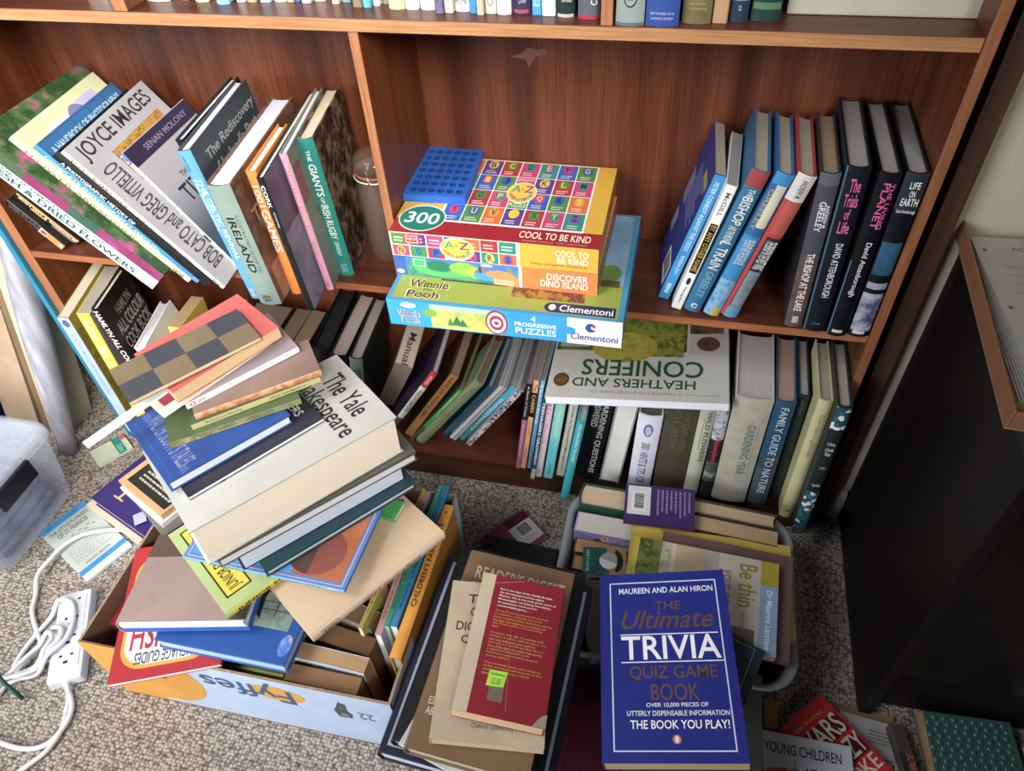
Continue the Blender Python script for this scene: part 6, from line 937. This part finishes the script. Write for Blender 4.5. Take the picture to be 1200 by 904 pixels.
def smooth(pts,n=8):
    P=[Vector(p) for p in pts]; out=[]
    for i in range(len(P)-1):
        p0,p1,p2,p3=P[max(i-1,0)],P[i],P[i+1],P[min(i+2,len(P)-1)]
        for k in range(n):
            t=k/n; out.append(.5*((2*p1)+(p2-p0)*t+(2*p0-5*p1+4*p2-p3)*t*t+(3*p1-p0-3*p2+p3)*t**3))
    out.append(P[-1]); return out
def cable(pts,rad=.0042): 
    mb=MB(); mb.tube(smooth([Vector(p)-eo for p in pts]),rad,mat('#dfe0e4',.35),8); mb.build('cable',ex)

def zc(x,y,k): 
    ax=Vector((.064,-.118,0)).normalized(); d=Vector((x-eo.x,y-eo.y,0)); s_=d.dot(ax); pr=(d-ax*s_).length
    return (.033+.003*k) if pr<.042 and abs(s_)<.1 else .0065+.005*k
CB=dict(a=[[.13,-.235],[.083,-.244],[.055,-.253],[.031,-.266],[.012,-.293],[.005,-.328],[.004,-.36],[.02,-.392],[.037,-.424],[.065,-.451],[.098,-.477],[.12,-.495]],
b=[[.184,-.529],[.2,-.543],[.219,-.564],[.224,-.593],[.211,-.623],[.176,-.635],[.123,-.633],[.06,-.63]],
c=[[.187,-.527],[.201,-.547],[.214,-.573],[.223,-.598],[.22,-.629],[.205,-.654],[.189,-.676],[.16,-.71]],
d=[[.081,-.572],[.08,-.542],[.072,-.506],[.073,-.466],[.079,-.427],[.093,-.406],[.115,-.403],[.133,-.417],[.149,-.446],[.151,-.474],[.139,-.5],[.123,-.523],[.097,-.538],[.07,-.56]],
e=[[.064,-.552],[.085,-.533],[.092,-.499],[.101,-.472],[.12,-.455],[.136,-.454],[.143,-.473],[.133,-.497],[.114,-.516],[.087,-.536],[.062,-.55]],
f=[[.074,-.565],[.082,-.537],[.091,-.508],[.101,-.481],[.117,-.465],[.132,-.472],[.133,-.497],[.123,-.517],[.103,-.534],[.077,-.545],[.03,-.575]],
g=[[.09,-.575],[.06,-.60],[.02,-.62]])
for i,(k,v) in enumerate(CB.items()):
    if k=='a': cable([(.13,-.235,.012)]+[(x,y,.0135 if (-.07<x<.14 and y>-.37) else zc(x,y,0)) for x,y in v[1:]])
    elif k in 'bc': cable([(x,y,max(.006,.016-.01*j)) if j<3 else (x,y,.006) for j,(x,y) in enumerate(v)])
    else: cable([(x,y,zc(x,y,'defg'.index(k))) for x,y in v])
mb=MB(); mb.tube(smooth([Vector(p)-eo for p in ((.058,-.535,.03),(.08,-.546,.037),(.1,-.556,.034),(.118,-.562,.02),(.126,-.566,.006))],6),.0034,mat('#0e4434',.5),8); mb.build('cable_tie',ex)
mb=MB(); mb.tube([Vector(p)-eo for p in ((.176,-.508,.014),(.183,-.521,.014),(.19,-.532,.013))],[.011,.009,.006],wp,12); mb.build('cable_entry',ex)

# ------------------------------------------------------------------ small things
tagp=MB(); tagp.box(-.011,.011,-.013,.013,0,.0008,mat('#b4aed0',.6)); 
o=tagp.build('paper_tag'); o.rotation_euler=(0,0,.7); tag(o,'small lilac paper tag on the purple book','tag')
o.location=(.163,-.2335,.0605); o.rotation_euler=(0,-.02,.7)
c,R,T,W,H=frame(ROWS['orange_box'])
o=thing('card_box','small ochre card box on the carpet beside the grey volume','box',(c.x,c.y,0)); mb=MB(); mb.box(-W/2,W/2,-H/2,H/2,.0005,.028,mat('#a8741f',.6),bev=.0015); mb.build('body',o); mb=MB(); mb.box(-W/2-.0006,W/2+.0006,-H/2-.0006,H/2+.0006,.0285,.034,mat('#a06c1c',.6),bev=.001); mb.build('lid',o)

loose('paperback_book','cream-paged book sticking out under the left edge of the purple book','soft',(.128,-.1315,.0215),ROWS['purple_hardback'][1],(.012,.165,.225),c='#d8c4a8',pg='#d8c4a8')

loose('hardback_book','thick grey-bound book at the very bottom of the middle stack','hard',(.895,-.452,.0357),flatq(-12),(.071,.17,.17),c='#2c2c30',pg='#b0a894')
loose('hardback_book','thick dark-bound book under the navy atlas','hard',(.895,-.452,.1072),flatq(-12),(.071,.17,.17),c='#1f2024',pg='#b0a894')

loose('paperback_book','paperback with a blue and a red cover band under the purple book','soft',(.107,-.187,.0135),tuple((Matrix.Rotation(math.radians(-24),3,'Z')@Matrix(((0,1,0),(0,0,1),(1,0,0)))).to_quaternion()),(.026,.145,.10),c='#2a7ac0',pg='#d8d0c0',F=[('r',0,0,1,.12,'#c83a40'),('r',0,.12,1,.34,'#2f8ad0'),('t','The Story of Ireland',.12,.16,.9,.3,'#dcecf8')])
loose('booklet','small leaflet with a green banner on the carpet by the bookcase corner','soft',(-.045,-.055,.0035),flatq(-35),(.006,.055,.075),c='#c8ccae',pg='#d8d8cc',F=[('r',0,.62,1,.85,'#1f8a76'),('t','Oxford',.45,.66,.9,.82,'#9ad0c0'),('r',0,.85,.3,1,'#c05a70')])
bm=bmesh.new(); bmesh.ops.create_icosphere(bm,subdivisions=4,radius=.03)
from mathutils import noise as _nz
for v_ in bm.verts:
    q=v_.co.copy(); v_.co*=1+.45*_nz.noise(q*60)+.25*_nz.noise(q*140); v_.co.z*=.75
me=D.meshes.new('crumpled_paper'); bm.to_mesh(me); bm.free(); me.materials.append(mat('#b4b2ac',.7))
zmin=min(v_.co.z for v_ in me.vertices)
o=D.objects.new('crumpled_paper',me); C.objects.link(o); o.location=(1.71,-.345,-zmin); tag(o,'crumpled white paper to the right of the woven green book','paper')

# ------------------------------------------------------------------ light
def area(name,loc,tgt,sx,sy,power,col,spread):
    l=D.lights.new(name,'AREA'); l.shape='RECTANGLE'; l.size=sx; l.size_y=sy; l.energy=power; l.color=col; l.spread=math.radians(spread)
    o=D.objects.new(name,l); C.objects.link(o); o.location=loc; o.rotation_euler=(Vector(tgt)-Vector(loc)).to_track_quat('-Z','Y').to_euler()
area('window_daylight',(-.9,-2.7,1.5),(.05,-.2,.45),1.4,1.3,19,(.90,.95,1),72)
area('ceiling_bounce',(-.4,-1.1,2.3),(.08,-.1,.45),1.2,1.1,11,(.97,.98,1),78)
area('room_bounce',(1.35,-1.9,2.2),(.25,.15,.8),1.1,1.1,12,(1,.95,.88),42)
wd=D.worlds.new('World'); bpy.context.scene.world=wd; wd.use_nodes=True
wd.node_tree.nodes['Background'].inputs[0].default_value=(.82,.86,.95,1); wd.node_tree.nodes['Background'].inputs[1].default_value=.085
# ------------------------------------------------------------------ camera
cam=D.cameras.new('Camera'); co=D.objects.new('Camera',cam); C.objects.link(co)
cam.sensor_fit='HORIZONTAL'; cam.sensor_width=36; cam.lens=36*871.555/1200; cam.clip_start=.01
rr,uu,ff=Vector((.97498161,.2164371,-.05065424)),Vector((-.1205499,.7062979,.69757509)),Vector((-.18675811,.67401651,-.71471893))
co.matrix_world=Matrix(((rr.x,uu.x,-ff.x,1.085421),(rr.y,uu.y,-ff.y,-.854432),(rr.z,uu.z,-ff.z,1.210056),(0,0,0,1)))
sc=bpy.context.scene; sc.camera=co
sc.view_settings.view_transform='Standard'; sc.view_settings.look='None'
sc.cycles.max_bounces=8; sc.cycles.transmission_bounces=8; sc.cycles.use_denoising=True
sc.cycles.caustics_reflective=False; sc.cycles.caustics_refractive=False
